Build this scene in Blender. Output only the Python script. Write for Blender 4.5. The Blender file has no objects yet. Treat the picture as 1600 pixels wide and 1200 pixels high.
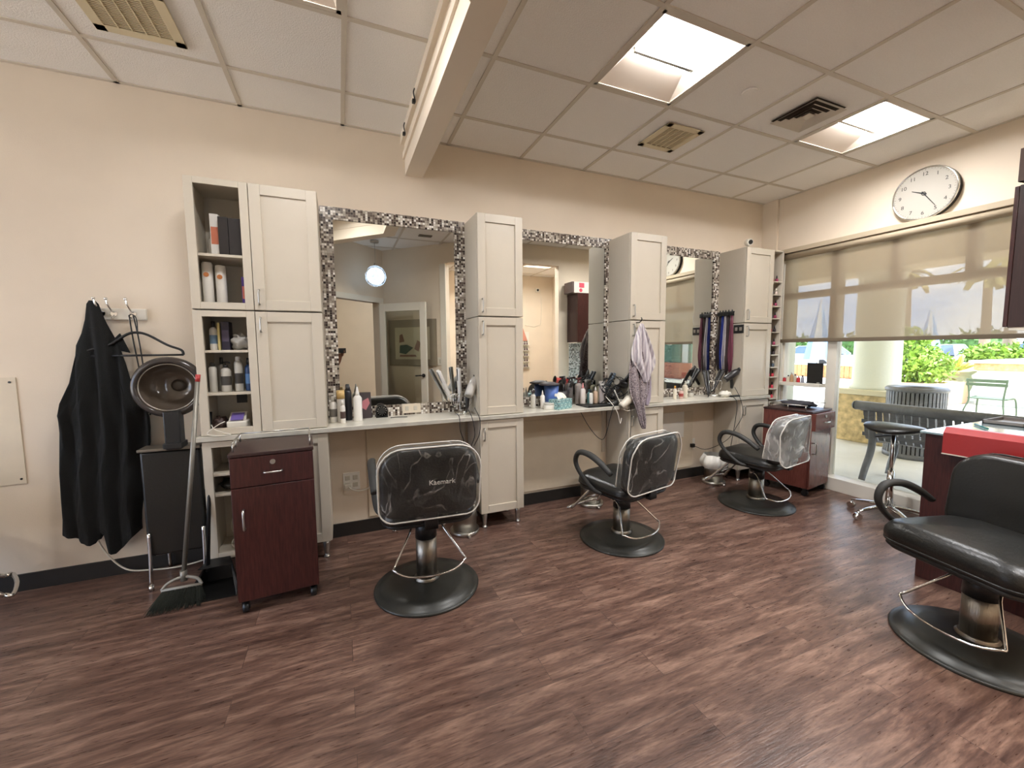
import bpy, bmesh, math, random
from mathutils import Vector, Matrix
random.seed(7)
PI = math.pi
C = bpy.context.scene.collection
SC = bpy.context.scene
# ---------------------------------------------------------------- camera, world, sun, exposure
CAM = Vector((0.0, -3.2303, 1.39))
def cam_axes(yaw=0.3978, pit=-0.0856, rol=-0.008):
    f = Vector((math.sin(yaw)*math.cos(pit), math.cos(yaw)*math.cos(pit), math.sin(pit)))
    r = Vector((math.cos(yaw), -math.sin(yaw), 0)); u = r.cross(f)
    return r*math.cos(rol)+u*math.sin(rol), -r*math.sin(rol)+u*math.cos(rol), f
_r, _u, _f = cam_axes()
cd = bpy.data.cameras.new('camera'); cam = bpy.data.objects.new('camera', cd); C.objects.link(cam)
cam.matrix_world = Matrix(((_r.x, _u.x, -_f.x, CAM.x), (_r.y, _u.y, -_f.y, CAM.y), (_r.z, _u.z, -_f.z, CAM.z), (0, 0, 0, 1)))
cd.sensor_width = 36; cd.lens = 36*638.756/1600; cd.clip_start = 0.01; cd.clip_end = 500
SC.camera = cam
SC.view_settings.view_transform = 'Standard'; SC.view_settings.look = 'None'
SC.view_settings.gamma = 1; SC.view_settings.exposure = 1.5
SC.view_settings.use_curve_mapping = False
SC.cycles.use_denoising = True
SC.cycles.max_bounces = 10; SC.cycles.transparent_max_bounces = 16; SC.cycles.caustics_reflective = False
SC.cycles.sample_clamp_indirect = 20

w = bpy.data.worlds.new('sky'); SC.world = w; w.use_nodes = True
nt = w.node_tree; bg = nt.nodes['Background']
tc = nt.nodes.new('ShaderNodeTexCoord'); mp = nt.nodes.new('ShaderNodeMapping'); mp.inputs['Scale'].default_value = (1, 1, 3)
no = nt.nodes.new('ShaderNodeTexNoise'); no.inputs['Scale'].default_value = 3; no.inputs['Detail'].default_value = 6
cr = nt.nodes.new('ShaderNodeValToRGB')
cr.color_ramp.elements[0].position = .38; cr.color_ramp.elements[0].color = (.36, .52, .85, 1)
cr.color_ramp.elements[1].position = .6; cr.color_ramp.elements[1].color = (.92, .95, 1, 1)
for a, b in ((tc.outputs['Generated'], mp.inputs[0]), (mp.outputs[0], no.inputs[0]), (no.outputs[0], cr.inputs[0]), (cr.outputs[0], bg.inputs[0])):
    nt.links.new(a, b)
bg.inputs[1].default_value = 2.0
sd = bpy.data.lights.new('sun', 'SUN'); sd.energy = 4.4; sd.angle = .01; sd.color = (1, .95, .85)
sun = bpy.data.objects.new('sun', sd); C.objects.link(sun)
sun.rotation_euler = Vector((-.12, .38, -1.0)).to_track_quat('-Z', 'Y').to_euler()   # high sun: the covered walk shades the pavement at the window
sun.location = (12, -6, 12)
LIGHT_E = 32

# ---------------------------------------------------------------- materials
def lin(c):
    return tuple(((v/255)/12.92 if v/255 <= .04045 else ((v/255+.055)/1.055)**2.4) for v in c)+(1,)
MATS = {}
def mat(name, col, rough=.5, metal=0, bump=0, bscale=60, var=0, vscale=8, trans=0, emit=0, spec=None, coat=0, alpha=1, stretch=None):
    if name in MATS: return MATS[name]
    m = bpy.data.materials.new(name); m.use_nodes = True; n = m.node_tree; b = n.nodes['Principled BSDF']
    c = lin(col); b.inputs['Base Color'].default_value = c; b.inputs['Roughness'].default_value = rough; b.inputs['Metallic'].default_value = metal
    if spec is not None: b.inputs['Specular IOR Level'].default_value = spec
    if coat: b.inputs['Coat Weight'].default_value = coat; b.inputs['Coat Roughness'].default_value = .1
    if trans: b.inputs['Transmission Weight'].default_value = trans
    if alpha < 1: b.inputs['Alpha'].default_value = alpha
    if emit: b.inputs['Emission Color'].default_value = c; b.inputs['Emission Strength'].default_value = emit
    if bump or var:
        t = n.nodes.new('ShaderNodeTexCoord'); mpg = n.nodes.new('ShaderNodeMapping'); n.links.new(t.outputs['Object'], mpg.inputs[0])
        if stretch: mpg.inputs['Scale'].default_value = stretch
    if bump:
        x = n.nodes.new('ShaderNodeTexNoise'); x.inputs['Scale'].default_value = bscale; x.inputs['Detail'].default_value = 4
        n.links.new(mpg.outputs[0], x.inputs[0])
        bp = n.nodes.new('ShaderNodeBump'); bp.inputs['Strength'].default_value = bump; bp.inputs['Distance'].default_value = .01
        n.links.new(x.outputs[0], bp.inputs['Height']); n.links.new(bp.outputs[0], b.inputs['Normal'])
    if var:
        x = n.nodes.new('ShaderNodeTexNoise'); x.inputs['Scale'].default_value = vscale; x.inputs['Detail'].default_value = 5
        n.links.new(mpg.outputs[0], x.inputs[0])
        rp = n.nodes.new('ShaderNodeValToRGB'); n.links.new(x.outputs[0], rp.inputs[0])
        rp.color_ramp.elements[0].position = .3; rp.color_ramp.elements[1].position = .7
        rp.color_ramp.elements[0].color = tuple(v*(1-var) for v in c[:3])+(1,); rp.color_ramp.elements[1].color = tuple(min(1, v*(1+var)) for v in c[:3])+(1,)
        n.links.new(rp.outputs[0], b.inputs['Base Color'])
    MATS[name] = m
    return m

M_wall = mat('wall_paint', (228, 213, 192), .75, bump=.08, bscale=180, var=.03, vscale=3)
M_white = mat('cabinet_white', (202, 192, 174), .38, var=.02, vscale=5)
M_whitein = mat('cabinet_inside', (200, 194, 178), .55)
M_trim = mat('trim_white', (230, 224, 210), .45)
M_tile = mat('ceiling_tile', (250, 247, 242), .9, bump=.4, bscale=140, var=.03, vscale=160)
M_grid = mat('ceiling_grid', (214, 205, 190), .5)
M_beam = mat('beam_paint', (234, 220, 200), .7)
M_base = mat('baseboard_black', (34, 31, 28), .5)
M_chrome = mat('chrome', (225, 225, 222), .12, 1)
M_satin = mat('satin_metal', (190, 188, 182), .3, 1)
M_brush = mat('brushed_steel', (150, 144, 134), .32, 1, bump=.2, bscale=50, stretch=(6, 6, .3))
M_black = mat('black_vinyl', (26, 26, 24), .33, bump=.12, bscale=90)
M_blackp = mat('black_plastic', (24, 24, 24), .4)
M_blackm = mat('base_black_metal', (52, 52, 48), .36, .3, var=.15, vscale=12)
M_rubber = mat('dark_rubber', (38, 37, 34), .6)
M_counter = mat('counter_laminate', (226, 221, 206), .2)
M_countere = mat('counter_edge', (188, 183, 170), .35, var=.1, vscale=14)
M_cloth = mat('black_cloth', (17, 18, 17), .95, bump=.5, bscale=300)
M_lens = mat('light_lens', (248, 248, 250), .5, emit=LIGHT_E)
M_lensr = mat('light_lens_right', (248, 248, 250), .5, emit=LIGHT_E*1.5)
M_pan = mat('light_pan', (240, 226, 210), .5)
M_maho = mat('mahogany_laminate', (64, 31, 28), .3, var=.35, vscale=10, stretch=(14, 14, 1.2))
M_dark = mat('espresso_laminate', (52, 30, 26), .4, var=.25, vscale=10, stretch=(14, 14, 1.2))
M_grill = mat('vent_cream', (226, 212, 178), .5)
M_ventd = mat('vent_dark', (148, 132, 104), .8)
M_red = mat('red_laminate', (158, 44, 44), .35, bump=.06)
M_gl = None

def glass(name, tint=(.97, .99, .98), gloss=.06, rough=0.0):
    m = bpy.data.materials.new(name); m.use_nodes = True; n = m.node_tree; n.nodes.clear()
    o = n.nodes.new('ShaderNodeOutputMaterial'); mx = n.nodes.new('ShaderNodeMixShader'); t = n.nodes.new('ShaderNodeBsdfTransparent'); g = n.nodes.new('ShaderNodeBsdfGlossy')
    t.inputs[0].default_value = tint+(1,); g.inputs['Roughness'].default_value = rough
    lw = n.nodes.new('ShaderNodeFresnel'); lw.inputs[0].default_value = 1.45
    mu = n.nodes.new('ShaderNodeMath'); mu.operation = 'MULTIPLY'; mu.inputs[1].default_value = gloss*14
    n.links.new(lw.outputs[0], mu.inputs[0]); n.links.new(mu.outputs[0], mx.inputs[0]); n.links.new(t.outputs[0], mx.inputs[1]); n.links.new(g.outputs[0], mx.inputs[2]); n.links.new(mx.outputs[0], o.inputs[0])
    return m
M_glass = glass('window_glass')
M_dglass = glass('door_glass', (.93, .94, .9), .07)
M_smoke = glass('smoked_plastic', (.22, .2, .18), .09, .06)
M_mirror = mat('mirror_silver', (238, 240, 236), .0, 1)

def shade_mat():
    m = bpy.data.materials.new('shade_mesh_fabric'); m.use_nodes = True; n = m.node_tree; n.nodes.clear()
    o = n.nodes.new('ShaderNodeOutputMaterial'); a = n.nodes.new('ShaderNodeMixShader'); b = n.nodes.new('ShaderNodeMixShader')
    t = n.nodes.new('ShaderNodeBsdfTransparent'); t.inputs[0].default_value = (.96, .93, .88, 1)
    d = n.nodes.new('ShaderNodeBsdfDiffuse'); d.inputs[0].default_value = lin((182, 169, 150))
    tl = n.nodes.new('ShaderNodeBsdfTranslucent'); tl.inputs[0].default_value = lin((196, 181, 162))
    a.inputs[0].default_value = .5; b.inputs[0].default_value = .64
    n.links.new(d.outputs[0], a.inputs[1]); n.links.new(tl.outputs[0], a.inputs[2])
    n.links.new(t.outputs[0], b.inputs[1]); n.links.new(a.outputs[0], b.inputs[2]); n.links.new(b.outputs[0], o.inputs[0])
    return m
M_shade = shade_mat()

def floor_mat():
    m = bpy.data.materials.new('wood_plank_floor'); m.use_nodes = True; n = m.node_tree; b = n.nodes['Principled BSDF']; L = n.links.new
    g = n.nodes.new('ShaderNodeNewGeometry')
    br = n.nodes.new('ShaderNodeTexBrick'); br.offset = .37; br.inputs['Scale'].default_value = 1; br.inputs['Brick Width'].default_value = 1.22; br.inputs['Row Height'].default_value = .152
    br.inputs['Mortar Size'].default_value = .0014; br.inputs['Mortar Smooth'].default_value = .2; br.inputs['Bias'].default_value = 0
    br.inputs['Color1'].default_value = (0, 0, 0, 1); br.inputs['Color2'].default_value = (1, 1, 1, 1); br.inputs['Mortar'].default_value = (.5, .5, .5, 1)
    L(g.outputs['Position'], br.inputs['Vector'])
    # shift the grain for each plank
    ad = n.nodes.new('ShaderNodeVectorMath'); ad.operation = 'MULTIPLY_ADD'; ad.inputs[1].default_value = (7, 5, 9)
    L(br.outputs['Color'], ad.inputs[0]); L(g.outputs['Position'], ad.inputs[2])
    mp = n.nodes.new('ShaderNodeMapping'); mp.inputs['Scale'].default_value = (1.4, 9, 1); L(ad.outputs[0], mp.inputs[0])
    n1 = n.nodes.new('ShaderNodeTexNoise'); n1.inputs['Scale'].default_value = 2.2; n1.inputs['Detail'].default_value = 9; n1.inputs['Roughness'].default_value = .68; n1.inputs['Distortion'].default_value = .5; L(mp.outputs[0], n1.inputs[0])
    mp2 = n.nodes.new('ShaderNodeMapping'); mp2.inputs['Scale'].default_value = (6, 48, 1); L(ad.outputs[0], mp2.inputs[0])
    n2 = n.nodes.new('ShaderNodeTexNoise'); n2.inputs['Scale'].default_value = 3; n2.inputs['Detail'].default_value = 6; L(mp2.outputs[0], n2.inputs[0])
    r1 = n.nodes.new('ShaderNodeValToRGB'); e = r1.color_ramp.elements
    e[0].position = .32; e[0].color = lin((68, 49, 43)); e[1].position = .72; e[1].color = lin((146, 119, 104))
    k = r1.color_ramp.elements.new(.5); k.color = lin((101, 77, 67)); L(n1.outputs[0], r1.inputs[0])
    mx = n.nodes.new('ShaderNodeMix'); mx.data_type = 'RGBA'; mx.blend_type = 'MULTIPLY'; mx.inputs[0].default_value = .62
    r2 = n.nodes.new('ShaderNodeValToRGB'); r2.color_ramp.elements[0].position = .3; r2.color_ramp.elements[0].color = (.62, .58, .56, 1); r2.color_ramp.elements[1].position = .62; r2.color_ramp.elements[1].color = (1.25, 1.2, 1.15, 1)
    L(n2.outputs[0], r2.inputs[0]); L(r1.outputs[0], mx.inputs[6]); L(r2.outputs[0], mx.inputs[7])
    m3 = n.nodes.new('ShaderNodeMix'); m3.data_type = 'RGBA'; m3.inputs[7].default_value = lin((46, 32, 28))
    mf = n.nodes.new('ShaderNodeMath'); mf.operation = 'MULTIPLY'; mf.inputs[1].default_value = .55; L(br.outputs['Fac'], mf.inputs[0]); L(mf.outputs[0], m3.inputs[0]); L(mx.outputs[2], m3.inputs[6]); L(m3.outputs[2], b.inputs['Base Color'])
    rr = n.nodes.new('ShaderNodeMapRange'); rr.inputs[3].default_value = .2; rr.inputs[4].default_value = .42; L(n2.outputs[0], rr.inputs[0]); L(rr.outputs[0], b.inputs['Roughness'])
    b.inputs['Specular IOR Level'].default_value = .5
    bp = n.nodes.new('ShaderNodeBump'); bp.inputs['Strength'].default_value = .22; bp.inputs['Distance'].default_value = .004
    sb = n.nodes.new('ShaderNodeMath'); sb.operation = 'MULTIPLY_ADD'; sb.inputs[1].default_value = -1.2; L(br.outputs['Fac'], sb.inputs[0]); L(n2.outputs[0], sb.inputs[2]); L(sb.outputs[0], bp.inputs['Height']); L(bp.outputs[0], b.inputs['Normal'])
    return m
M_floor = floor_mat()

def mosaic_mat(name, size, cols, axis='xz'):
    m = bpy.data.materials.new(name); m.use_nodes = True; n = m.node_tree; b = n.nodes['Principled BSDF']; L = n.links.new
    g = n.nodes.new('ShaderNodeNewGeometry'); s = n.nodes.new('ShaderNodeVectorMath'); s.operation = 'MULTIPLY'
    s.inputs[1].default_value = (1/size, 0, 1/size); L(g.outputs['Position'], s.inputs[0])
    o = n.nodes.new('ShaderNodeVectorMath'); o.operation = 'ADD'; o.inputs[1].default_value = (.21, .5, .37); L(s.outputs[0], o.inputs[0])
    fl = n.nodes.new('ShaderNodeVectorMath'); fl.operation = 'FLOOR'; L(o.outputs[0], fl.inputs[0])
    wn = n.nodes.new('ShaderNodeTexWhiteNoise'); wn.noise_dimensions = '3D'; L(fl.outputs[0], wn.inputs['Vector'])
    r = n.nodes.new('ShaderNodeValToRGB'); r.color_ramp.interpolation = 'CONSTANT'; e = r.color_ramp.elements
    e[0].position = 0; e[0].color = lin(cols[0]); e[1].position = 1/len(cols); e[1].color = lin(cols[1])
    for i, c in enumerate(cols[2:]):
        k = e.new((i+2)/len(cols)); k.color = lin(c)
    L(wn.outputs['Value'], r.inputs[0])
    fr = n.nodes.new('ShaderNodeVectorMath'); fr.operation = 'FRACTION'; L(o.outputs[0], fr.inputs[0])
    sp = n.nodes.new('ShaderNodeSeparateXYZ'); L(fr.outputs[0], sp.inputs[0])
    def lt(sock):
        a = n.nodes.new('ShaderNodeMath'); a.operation = 'LESS_THAN'; a.inputs[1].default_value = .09; L(sock, a.inputs[0]); return a.outputs[0]
    mxx = n.nodes.new('ShaderNodeMath'); mxx.operation = 'MAXIMUM'; L(lt(sp.outputs[0]), mxx.inputs[0]); L(lt(sp.outputs[2]), mxx.inputs[1])
    mi = n.nodes.new('ShaderNodeMix'); mi.data_type = 'RGBA'; mi.inputs[7].default_value = lin((150, 142, 128)); L(mxx.outputs[0], mi.inputs[0]); L(r.outputs[0], mi.inputs[6]); L(mi.outputs[2], b.inputs['Base Color'])
    b.inputs['Roughness'].default_value = .25
    return m
M_mosaic = mosaic_mat('mosaic_glass_tile', .0165, [(44, 34, 32), (110, 98, 90), (216, 208, 196), (78, 62, 56), (172, 162, 148), (240, 236, 228), (96, 84, 76), (148, 136, 124), (196, 186, 170)])
M_mosaicw = mosaic_mat('mosaic_backsplash_tile', .02, [(240, 240, 236), (205, 210, 208), (120, 120, 116), (246, 246, 244), (160, 164, 160), (226, 228, 226)])

# ---------------------------------------------------------------- mesh helpers
class MB:
    def __init__(s): s.bm = bmesh.new(); s.mi = 0
    def _fin(s, faces, smooth=False):
        for f in faces:
            f.material_index = s.mi; f.smooth = smooth
    def box(s, x0, x1, y0, y1, z0, z1, bev=0, rot=None, seg=2):
        vs = [s.bm.verts.new((x, y, z)) for x in (x0, x1) for y in (y0, y1) for z in (z0, z1)]
        fs = [s.bm.faces.new([vs[i] for i in q]) for q in ((0, 1, 3, 2), (4, 6, 7, 5), (0, 4, 5, 1), (2, 3, 7, 6), (0, 2, 6, 4), (1, 5, 7, 3))]
        s._fin(fs)
        if bev:
            es = list({e for f in fs for e in f.edges})
            r = bmesh.ops.bevel(s.bm, geom=es, offset=bev, segments=seg, affect='EDGES', profile=.6)
            s._fin(r['faces'], True)
            vs = list({v for f in fs+r['faces'] if f.is_valid for v in f.verts})
        if rot is not None:
            for v in vs: v.co = rot @ v.co
        return s
    def cyl(s, p0, p1, r0, r1=None, seg=16, caps=True):
        r1 = r0 if r1 is None else r1; p0 = Vector(p0); p1 = Vector(p1); d = (p1-p0).normalized()
        a = d.orthogonal().normalized(); b = d.cross(a)
        A = [s.bm.verts.new(p0+(a*math.cos(t)+b*math.sin(t))*r0) for t in (2*PI*i/seg for i in range(seg))]
        B = [s.bm.verts.new(p1+(a*math.cos(t)+b*math.sin(t))*r1) for t in (2*PI*i/seg for i in range(seg))]
        s._fin([s.bm.faces.new((A[i], A[(i+1) % seg], B[(i+1) % seg], B[i])) for i in range(seg)], True)
        if caps: s._fin([s.bm.faces.new(A[::-1]), s.bm.faces.new(B)])
        return s
    def lathe(s, prof, c=(0, 0, 0), seg=24, sx=1, sy=1, smooth=True):
        c = Vector(c); rings = []
        for r, z in prof:
            if r < 1e-5: rings.append([s.bm.verts.new(c+Vector((0, 0, z)))])
            else: rings.append([s.bm.verts.new(c+Vector((r*sx*math.cos(2*PI*i/seg), r*sy*math.sin(2*PI*i/seg), z))) for i in range(seg)])
        fs = []
        for A, B in zip(rings, rings[1:]):
            for i in range(seg):
                j = (i+1) % seg
                if len(A) == 1 and len(B) == 1: continue
                if len(A) == 1: fs.append(s.bm.faces.new((A[0], B[j], B[i])))
                elif len(B) == 1: fs.append(s.bm.faces.new((A[i], A[j], B[0])))
                else: fs.append(s.bm.faces.new((A[i], A[j], B[j], B[i])))
        s._fin(fs, smooth)
        caps = []
        if len(rings[0]) > 1: caps.append(s.bm.faces.new(rings[0][::-1]))
        if len(rings[-1]) > 1: caps.append(s.bm.faces.new(rings[-1]))
        s._fin(caps)
        return s
    def tube(s, pts, r, seg=8, closed=False, sub=6, flat=1.0, caps=True, smooth_path=True):
        pts = [Vector(p) for p in pts]
        rs = r if isinstance(r, (list, tuple)) else [r]*len(pts)
        P = []; R = []
        n = len(pts)
        if smooth_path and n > 2:
            rng = range(n if closed else n-1)
            for i in rng:
                p1 = pts[i]; p2 = pts[(i+1) % n]
                p0 = pts[(i-1) % n] if (closed or i > 0) else p1*2-p2
                p3 = pts[(i+2) % n] if (closed or i+2 < n) else p2*2-p1
                for k in range(sub):
                    t = k/sub
                    P.append(.5*((2*p1)+(-p0+p2)*t+(2*p0-5*p1+4*p2-p3)*t*t+(-p0+3*p1-3*p2+p3)*t**3)); R.append(rs[i]*(1-t)+rs[(i+1) % n]*t)
            if not closed: P.append(pts[-1]); R.append(rs[-1])
        else: P = pts; R = list(rs)
        n = len(P); up = None; rings = []
        for i in range(n):
            d = (P[(i+1) % n]-P[(i-1) % n]) if closed else (P[min(i+1, n-1)]-P[max(i-1, 0)])
            if d.length < 1e-9: d = Vector((0, 0, 1))
            d.normalize()
            if up is None: up = d.orthogonal().normalized() if abs(d.z) > .9 else (Vector((0, 0, 1))-d*d.z).normalized()
            up = (up-d*up.dot(d))
            up = up.normalized() if up.length > 1e-6 else d.orthogonal().normalized()
            b = d.cross(up)
            rings.append([s.bm.verts.new(P[i]+(up*math.cos(t)*flat+b*math.sin(t))*R[i]) for t in (2*PI*k/seg for k in range(seg))])
        fs = []
        for i in range(n if closed else n-1):
            A = rings[i]; B = rings[(i+1) % n]
            for k in range(seg): fs.append(s.bm.faces.new((A[k], A[(k+1) % seg], B[(k+1) % seg], B[k])))
        s._fin(fs, True)
        if not closed and caps: s._fin([s.bm.faces.new(rings[0][::-1]), s.bm.faces.new(rings[-1])])
        return s
    def prism(s, poly, d, smooth=False):
        d = Vector(d); A = [s.bm.verts.new(Vector(p)) for p in poly]; B = [s.bm.verts.new(Vector(p)+d) for p in poly]; n = len(A)
        s._fin([s.bm.faces.new((A[i], A[(i+1) % n], B[(i+1) % n], B[i])) for i in range(n)], smooth)
        s._fin([s.bm.faces.new(A[::-1]), s.bm.faces.new(B)])
        return s
    def grid(s, fn, nu, nv, smooth=True, closeu=False):
        V = [[s.bm.verts.new(fn(i/(nu-(0 if closeu else 1)), j/(nv-1))) for j in range(nv)] for i in range(nu)]
        s._fin([s.bm.faces.new((V[i][j], V[(i+1) % nu][j], V[(i+1) % nu][j+1], V[i][j+1])) for i in range(nu if closeu else nu-1) for j in range(nv-1)], smooth)
        return V
    def ball(s, c, r, sx=1, sy=1, sz=1, seg=14, rings=8):
        prof = [(math.sin(PI*i/rings)*r, -math.cos(PI*i/rings)*r*sz) for i in range(rings+1)]
        prof[0] = (0, prof[0][1]); prof[-1] = (0, prof[-1][1])
        return s.lathe(prof, c, seg, sx, sy)
    def quad(s, *p):
        s._fin([s.bm.faces.new([s.bm.verts.new(q) for q in p])]); return s
    def xf(s, m):
        for v in s.bm.verts: v.co = m @ v.co
        return s

def link(name, mb, mats, parent=None, origin=None):
    me = bpy.data.meshes.new(name)
    bmesh.ops.recalc_face_normals(mb.bm, faces=mb.bm.faces)
    if origin is not None:
        for v in mb.bm.verts: v.co -= Vector(origin)
    mb.bm.to_mesh(me); mb.bm.free()
    for m in (mats if isinstance(mats, (list, tuple)) else [mats]): me.materials.append(m)
    o = bpy.data.objects.new(name, me); C.objects.link(o)
    if parent is not None: o.parent = parent
    elif origin is not None: o.location = origin
    return o
def part(name, mb, mats, parent, label=None):
    """parts of things are drawn in the thing's own coordinates"""
    o = link(name, mb, mats, parent)
    if label: o['label'] = label
    return o
def wpart(name, mb, mats, parent, label=None):
    """parts drawn in world coordinates under an unrotated thing"""
    org = parent.location.copy() if parent.parent is None else Vector((0, 0, 0))
    q = parent
    if parent.parent is not None:
        while q.parent is not None: q = q.parent
        org = q.location.copy()
    o = link(name, mb, mats, parent, origin=org)
    if label: o['label'] = label
    return o
def thing(name, label, cat, loc=(0, 0, 0), rz=0, group=None):
    o = bpy.data.objects.new(name, None); C.objects.link(o); o.empty_display_size = .05
    o.location = loc; o.rotation_euler = (0, 0, rz); o['label'] = label; o['category'] = cat
    if group: o['group'] = group
    return o
def single(name, mb, mats, label, cat, group=None, world=True, loc=None):
    if world:
        xs = [v.co for v in mb.bm.verts]
        org = Vector(((min(v.x for v in xs)+max(v.x for v in xs))/2, (min(v.y for v in xs)+max(v.y for v in xs))/2, min(v.z for v in xs)))
        o = link(name, mb, mats, None, origin=org)
    else:
        o = link(name, mb, mats); o.location = loc or (0, 0, 0)
    o['label'] = label; o['category'] = cat
    if group: o['group'] = group
    return o
def struct(name, mb, mats, parent=None):
    o = link(name, mb, mats, parent); 
    if parent is None: o['kind'] = 'structure'
    return o
def dup(root, loc, rz=0, label=None, group=None, scale=None):
    r = root.copy(); C.objects.link(r); r.location = loc; r.rotation_euler = (0, 0, rz)
    if label: r['label'] = label
    if group: r['group'] = group
    if scale: r.scale = (scale,)*3 if not isinstance(scale, tuple) else scale
    for ch in list(root.children):
        c = ch.copy(); C.objects.link(c); c.parent = r
        for g in list(ch.children):
            d = g.copy(); C.objects.link(d); d.parent = c
    return r
TEXTS = {}
def text(s, size, mat_, parent, M, name='lettering', extrude=.0006, align='CENTER'):
    """lettering as a mesh part; M places it (text lies in local xy)"""
    cu = bpy.data.curves.new(name, 'FONT'); cu.body = s; cu.size = size; cu.extrude = extrude; cu.align_x = align; cu.align_y = 'CENTER'
    t = bpy.data.objects.new(name, cu); C.objects.link(t)
    dg = bpy.context.evaluated_depsgraph_get(); me = bpy.data.meshes.new_from_object(t.evaluated_get(dg))
    bpy.data.objects.remove(t); bpy.data.curves.remove(cu)
    me.transform(M); me.materials.clear(); me.materials.append(mat_)
    o = bpy.data.objects.new(name, me); C.objects.link(o); o.parent = parent
    return o

# ================================================================ THE ROOM
H = 2.963; XW = 4.42; ZB = 2.685
F = MB(); F.box(-6.4, XW, -7.2, 0, -.1, 0); struct('floor', F, M_floor)
b = MB(); b.box(-6.5, XW+.3, 0, .12, -.1, H+.2); struct('wall_north', b, M_wall)
# window wall: pieces round the opening
b = MB(); b.box(XW, XW+.12, -.26, 0, 0, H+.1); b.box(XW, XW+.12, -2.62, -.26, 2.38, H+.1); b.box(XW, XW+.12, -7.2, -2.5, 0, H+.1)
struct('wall_east', b, M_wall)
b = MB(); b.box(XW-.025, XW, -.17, 0, 0, H); struct('trim_1', b, M_wall)
# wall behind the desk, with the header over the opening
b = MB(); b.box(3.21, XW, -2.62, -2.5, 0, H+.1); b.box(1.93, 3.21, -2.62, -2.5, 2.675, H+.1)
struct('wall_south', b, M_wall)
def seg_wall(mb, a, c, z0, z1, th=.12):
    a = Vector((a[0], a[1], 0)); c = Vector((c[0], c[1], 0)); d = (c-a).normalized(); nrm = Vector((d.y, -d.x, 0))*th
    mb.prism([a+Vector((0, 0, z0)), c+Vector((0, 0, z0)), c+nrm+Vector((0, 0, z0)), a+nrm+Vector((0, 0, z0))], (0, 0, z1-z0))
K = (.686, -3.719)
b = MB(); seg_wall(b, (1.50, -2.92), K, 0, H+.1, -.12); seg_wall(b, (1.93, -2.5), (1.50, -2.92), 2.675, H+.1, -.12)
struct('wall_southeast', b, M_wall)
b = MB(); dv = Vector((-.735, .678, 0))
def onl(x): return (x, K[1]+(K[0]-x)*.678/.735)
seg_wall(b, onl(.60), K, 0, H+.1); seg_wall(b, onl(-1.3), onl(-.35), 0, H+.1); seg_wall(b, onl(-.35), onl(.60), 2.13, H+.1)
struct('wall_southwest', b, M_wall)
y2 = onl(-1.3)[1]; XWEST = -6.4
b = MB(); b.box(-1.42, -1.3, -7.2, y2, 0, H+.1); struct('wall_partition', b, M_wall)
b = MB(); b.box(XWEST-.12, XWEST, -7.2, 0, 0, .04); b.box(XWEST-.12, XWEST, -7.2, 0, 2.9, H+.1); b.box(XWEST-.12, XWEST, -.2, 0, .04, 2.9); b.box(XWEST-.12, XWEST, -7.2, -7.0, .04, 2.9); struct('wall_west', b, M_wall)
b = MB()
for yy in (-5.3, -3.6, -1.9): b.box(XWEST-.10, XWEST-.02, yy-.03, yy+.03, .04, 2.9)
struct('window_west_added', b, M_trim)  # unseen window, added with its wide opening to bring in daylight
b = MB(); b.box(-40, XWEST-.12, -30, 20, -.12, -.02); struct('bounce_ground_west', b, mat('bounce_ground_white', (226, 222, 214), .85, bump=.1, var=.03, vscale=2))  # unseen pale ground added outside to bounce daylight into the room
# hallway behind the doorway and the room behind the opening
b = MB(); b.box(XWEST, .9, -7.2, -7.08, 0, H+.1); b.box(-.25, -.13, -7.1, -5.2, 0, H+.1); struct('wall_hall', b, M_wall)
b = MB(); b.box(.75, 4.5, -5.07, -4.95, 0, H+.1); b.box(.82, .94, -4.95, -3.95, 0, H+.1); struct('wall_backroom', b, M_wall)

# opening trims
b = MB(); seg_wall(b, (1.51, -2.91), (1.44, -2.977), 0, 2.665, .012); struct('trim_2', b, M_trim)
b = MB()
for x0, x1, z0, z1 in ((.60, .67, 0, 2.13), (-.42, -.35, 0, 2.13), (-.42, .67, 2.13, 2.21)):
    p = onl(x0); q = onl(x1); n_ = Vector((.678, .735, 0))*.018
    b.prism([Vector((*p, z0)), Vector((*q, z0)), Vector((*q, z0))+n_, Vector((*p, z0))+n_], (0, 0, z1-z0))
struct('trim_3', b, M_trim)
# baseboards
b = MB(); 
for x0, x1 in ((-3.3, XW-.03),): b.box(-6.38, x1, -.012, 0, 0, .1)
struct('baseboard_north', b, M_base)
b = MB(); b.box(3.21, 4.42, -2.5, -2.488, 0, .1); struct('baseboard_south', b, M_base)
b = MB(); b.box(XW-.037, XW-.025, -.17, -.012, 0, .1); struct('baseboard_east', b, M_base)

# ceiling: tiles clipped to the two bays on each side of the beam
def clip(poly, n, d):
    out = []
    for i in range(len(poly)):
        a = poly[i]; c = poly[(i+1) % len(poly)]; da = a[0]*n[0]+a[1]*n[1]-d; dc = c[0]*n[0]+c[1]*n[1]-d
        if da >= 0: out.append(a)
        if (da > 0) != (dc > 0) and abs(da-dc) > 1e-12:
            t = da/(da-dc); out.append((a[0]+(c[0]-a[0])*t, a[1]+(c[1]-a[1])*t))
    return out
P = .6096
XI, Y1, XL, YL = .836, .4218, .0846, .4028
bmx = .57
REG = {'L': [[((-1, 0), -bmx), ((-1, 1), -2.29)]], 'R': [[((1, 0), bmx)], [((-1, 0), -bmx), ((1, -1), 2.29)]]}
TROFF = [(XI+P, -(Y1+P)), (XI+4*P, -(Y1+P)), (XL-P, -(YL+P)), (XL-8*P, -(YL+3*P)), (XI+4*P, -(Y1+5*P)), (XI+P, -(Y1+3*P)-P)]
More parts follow.
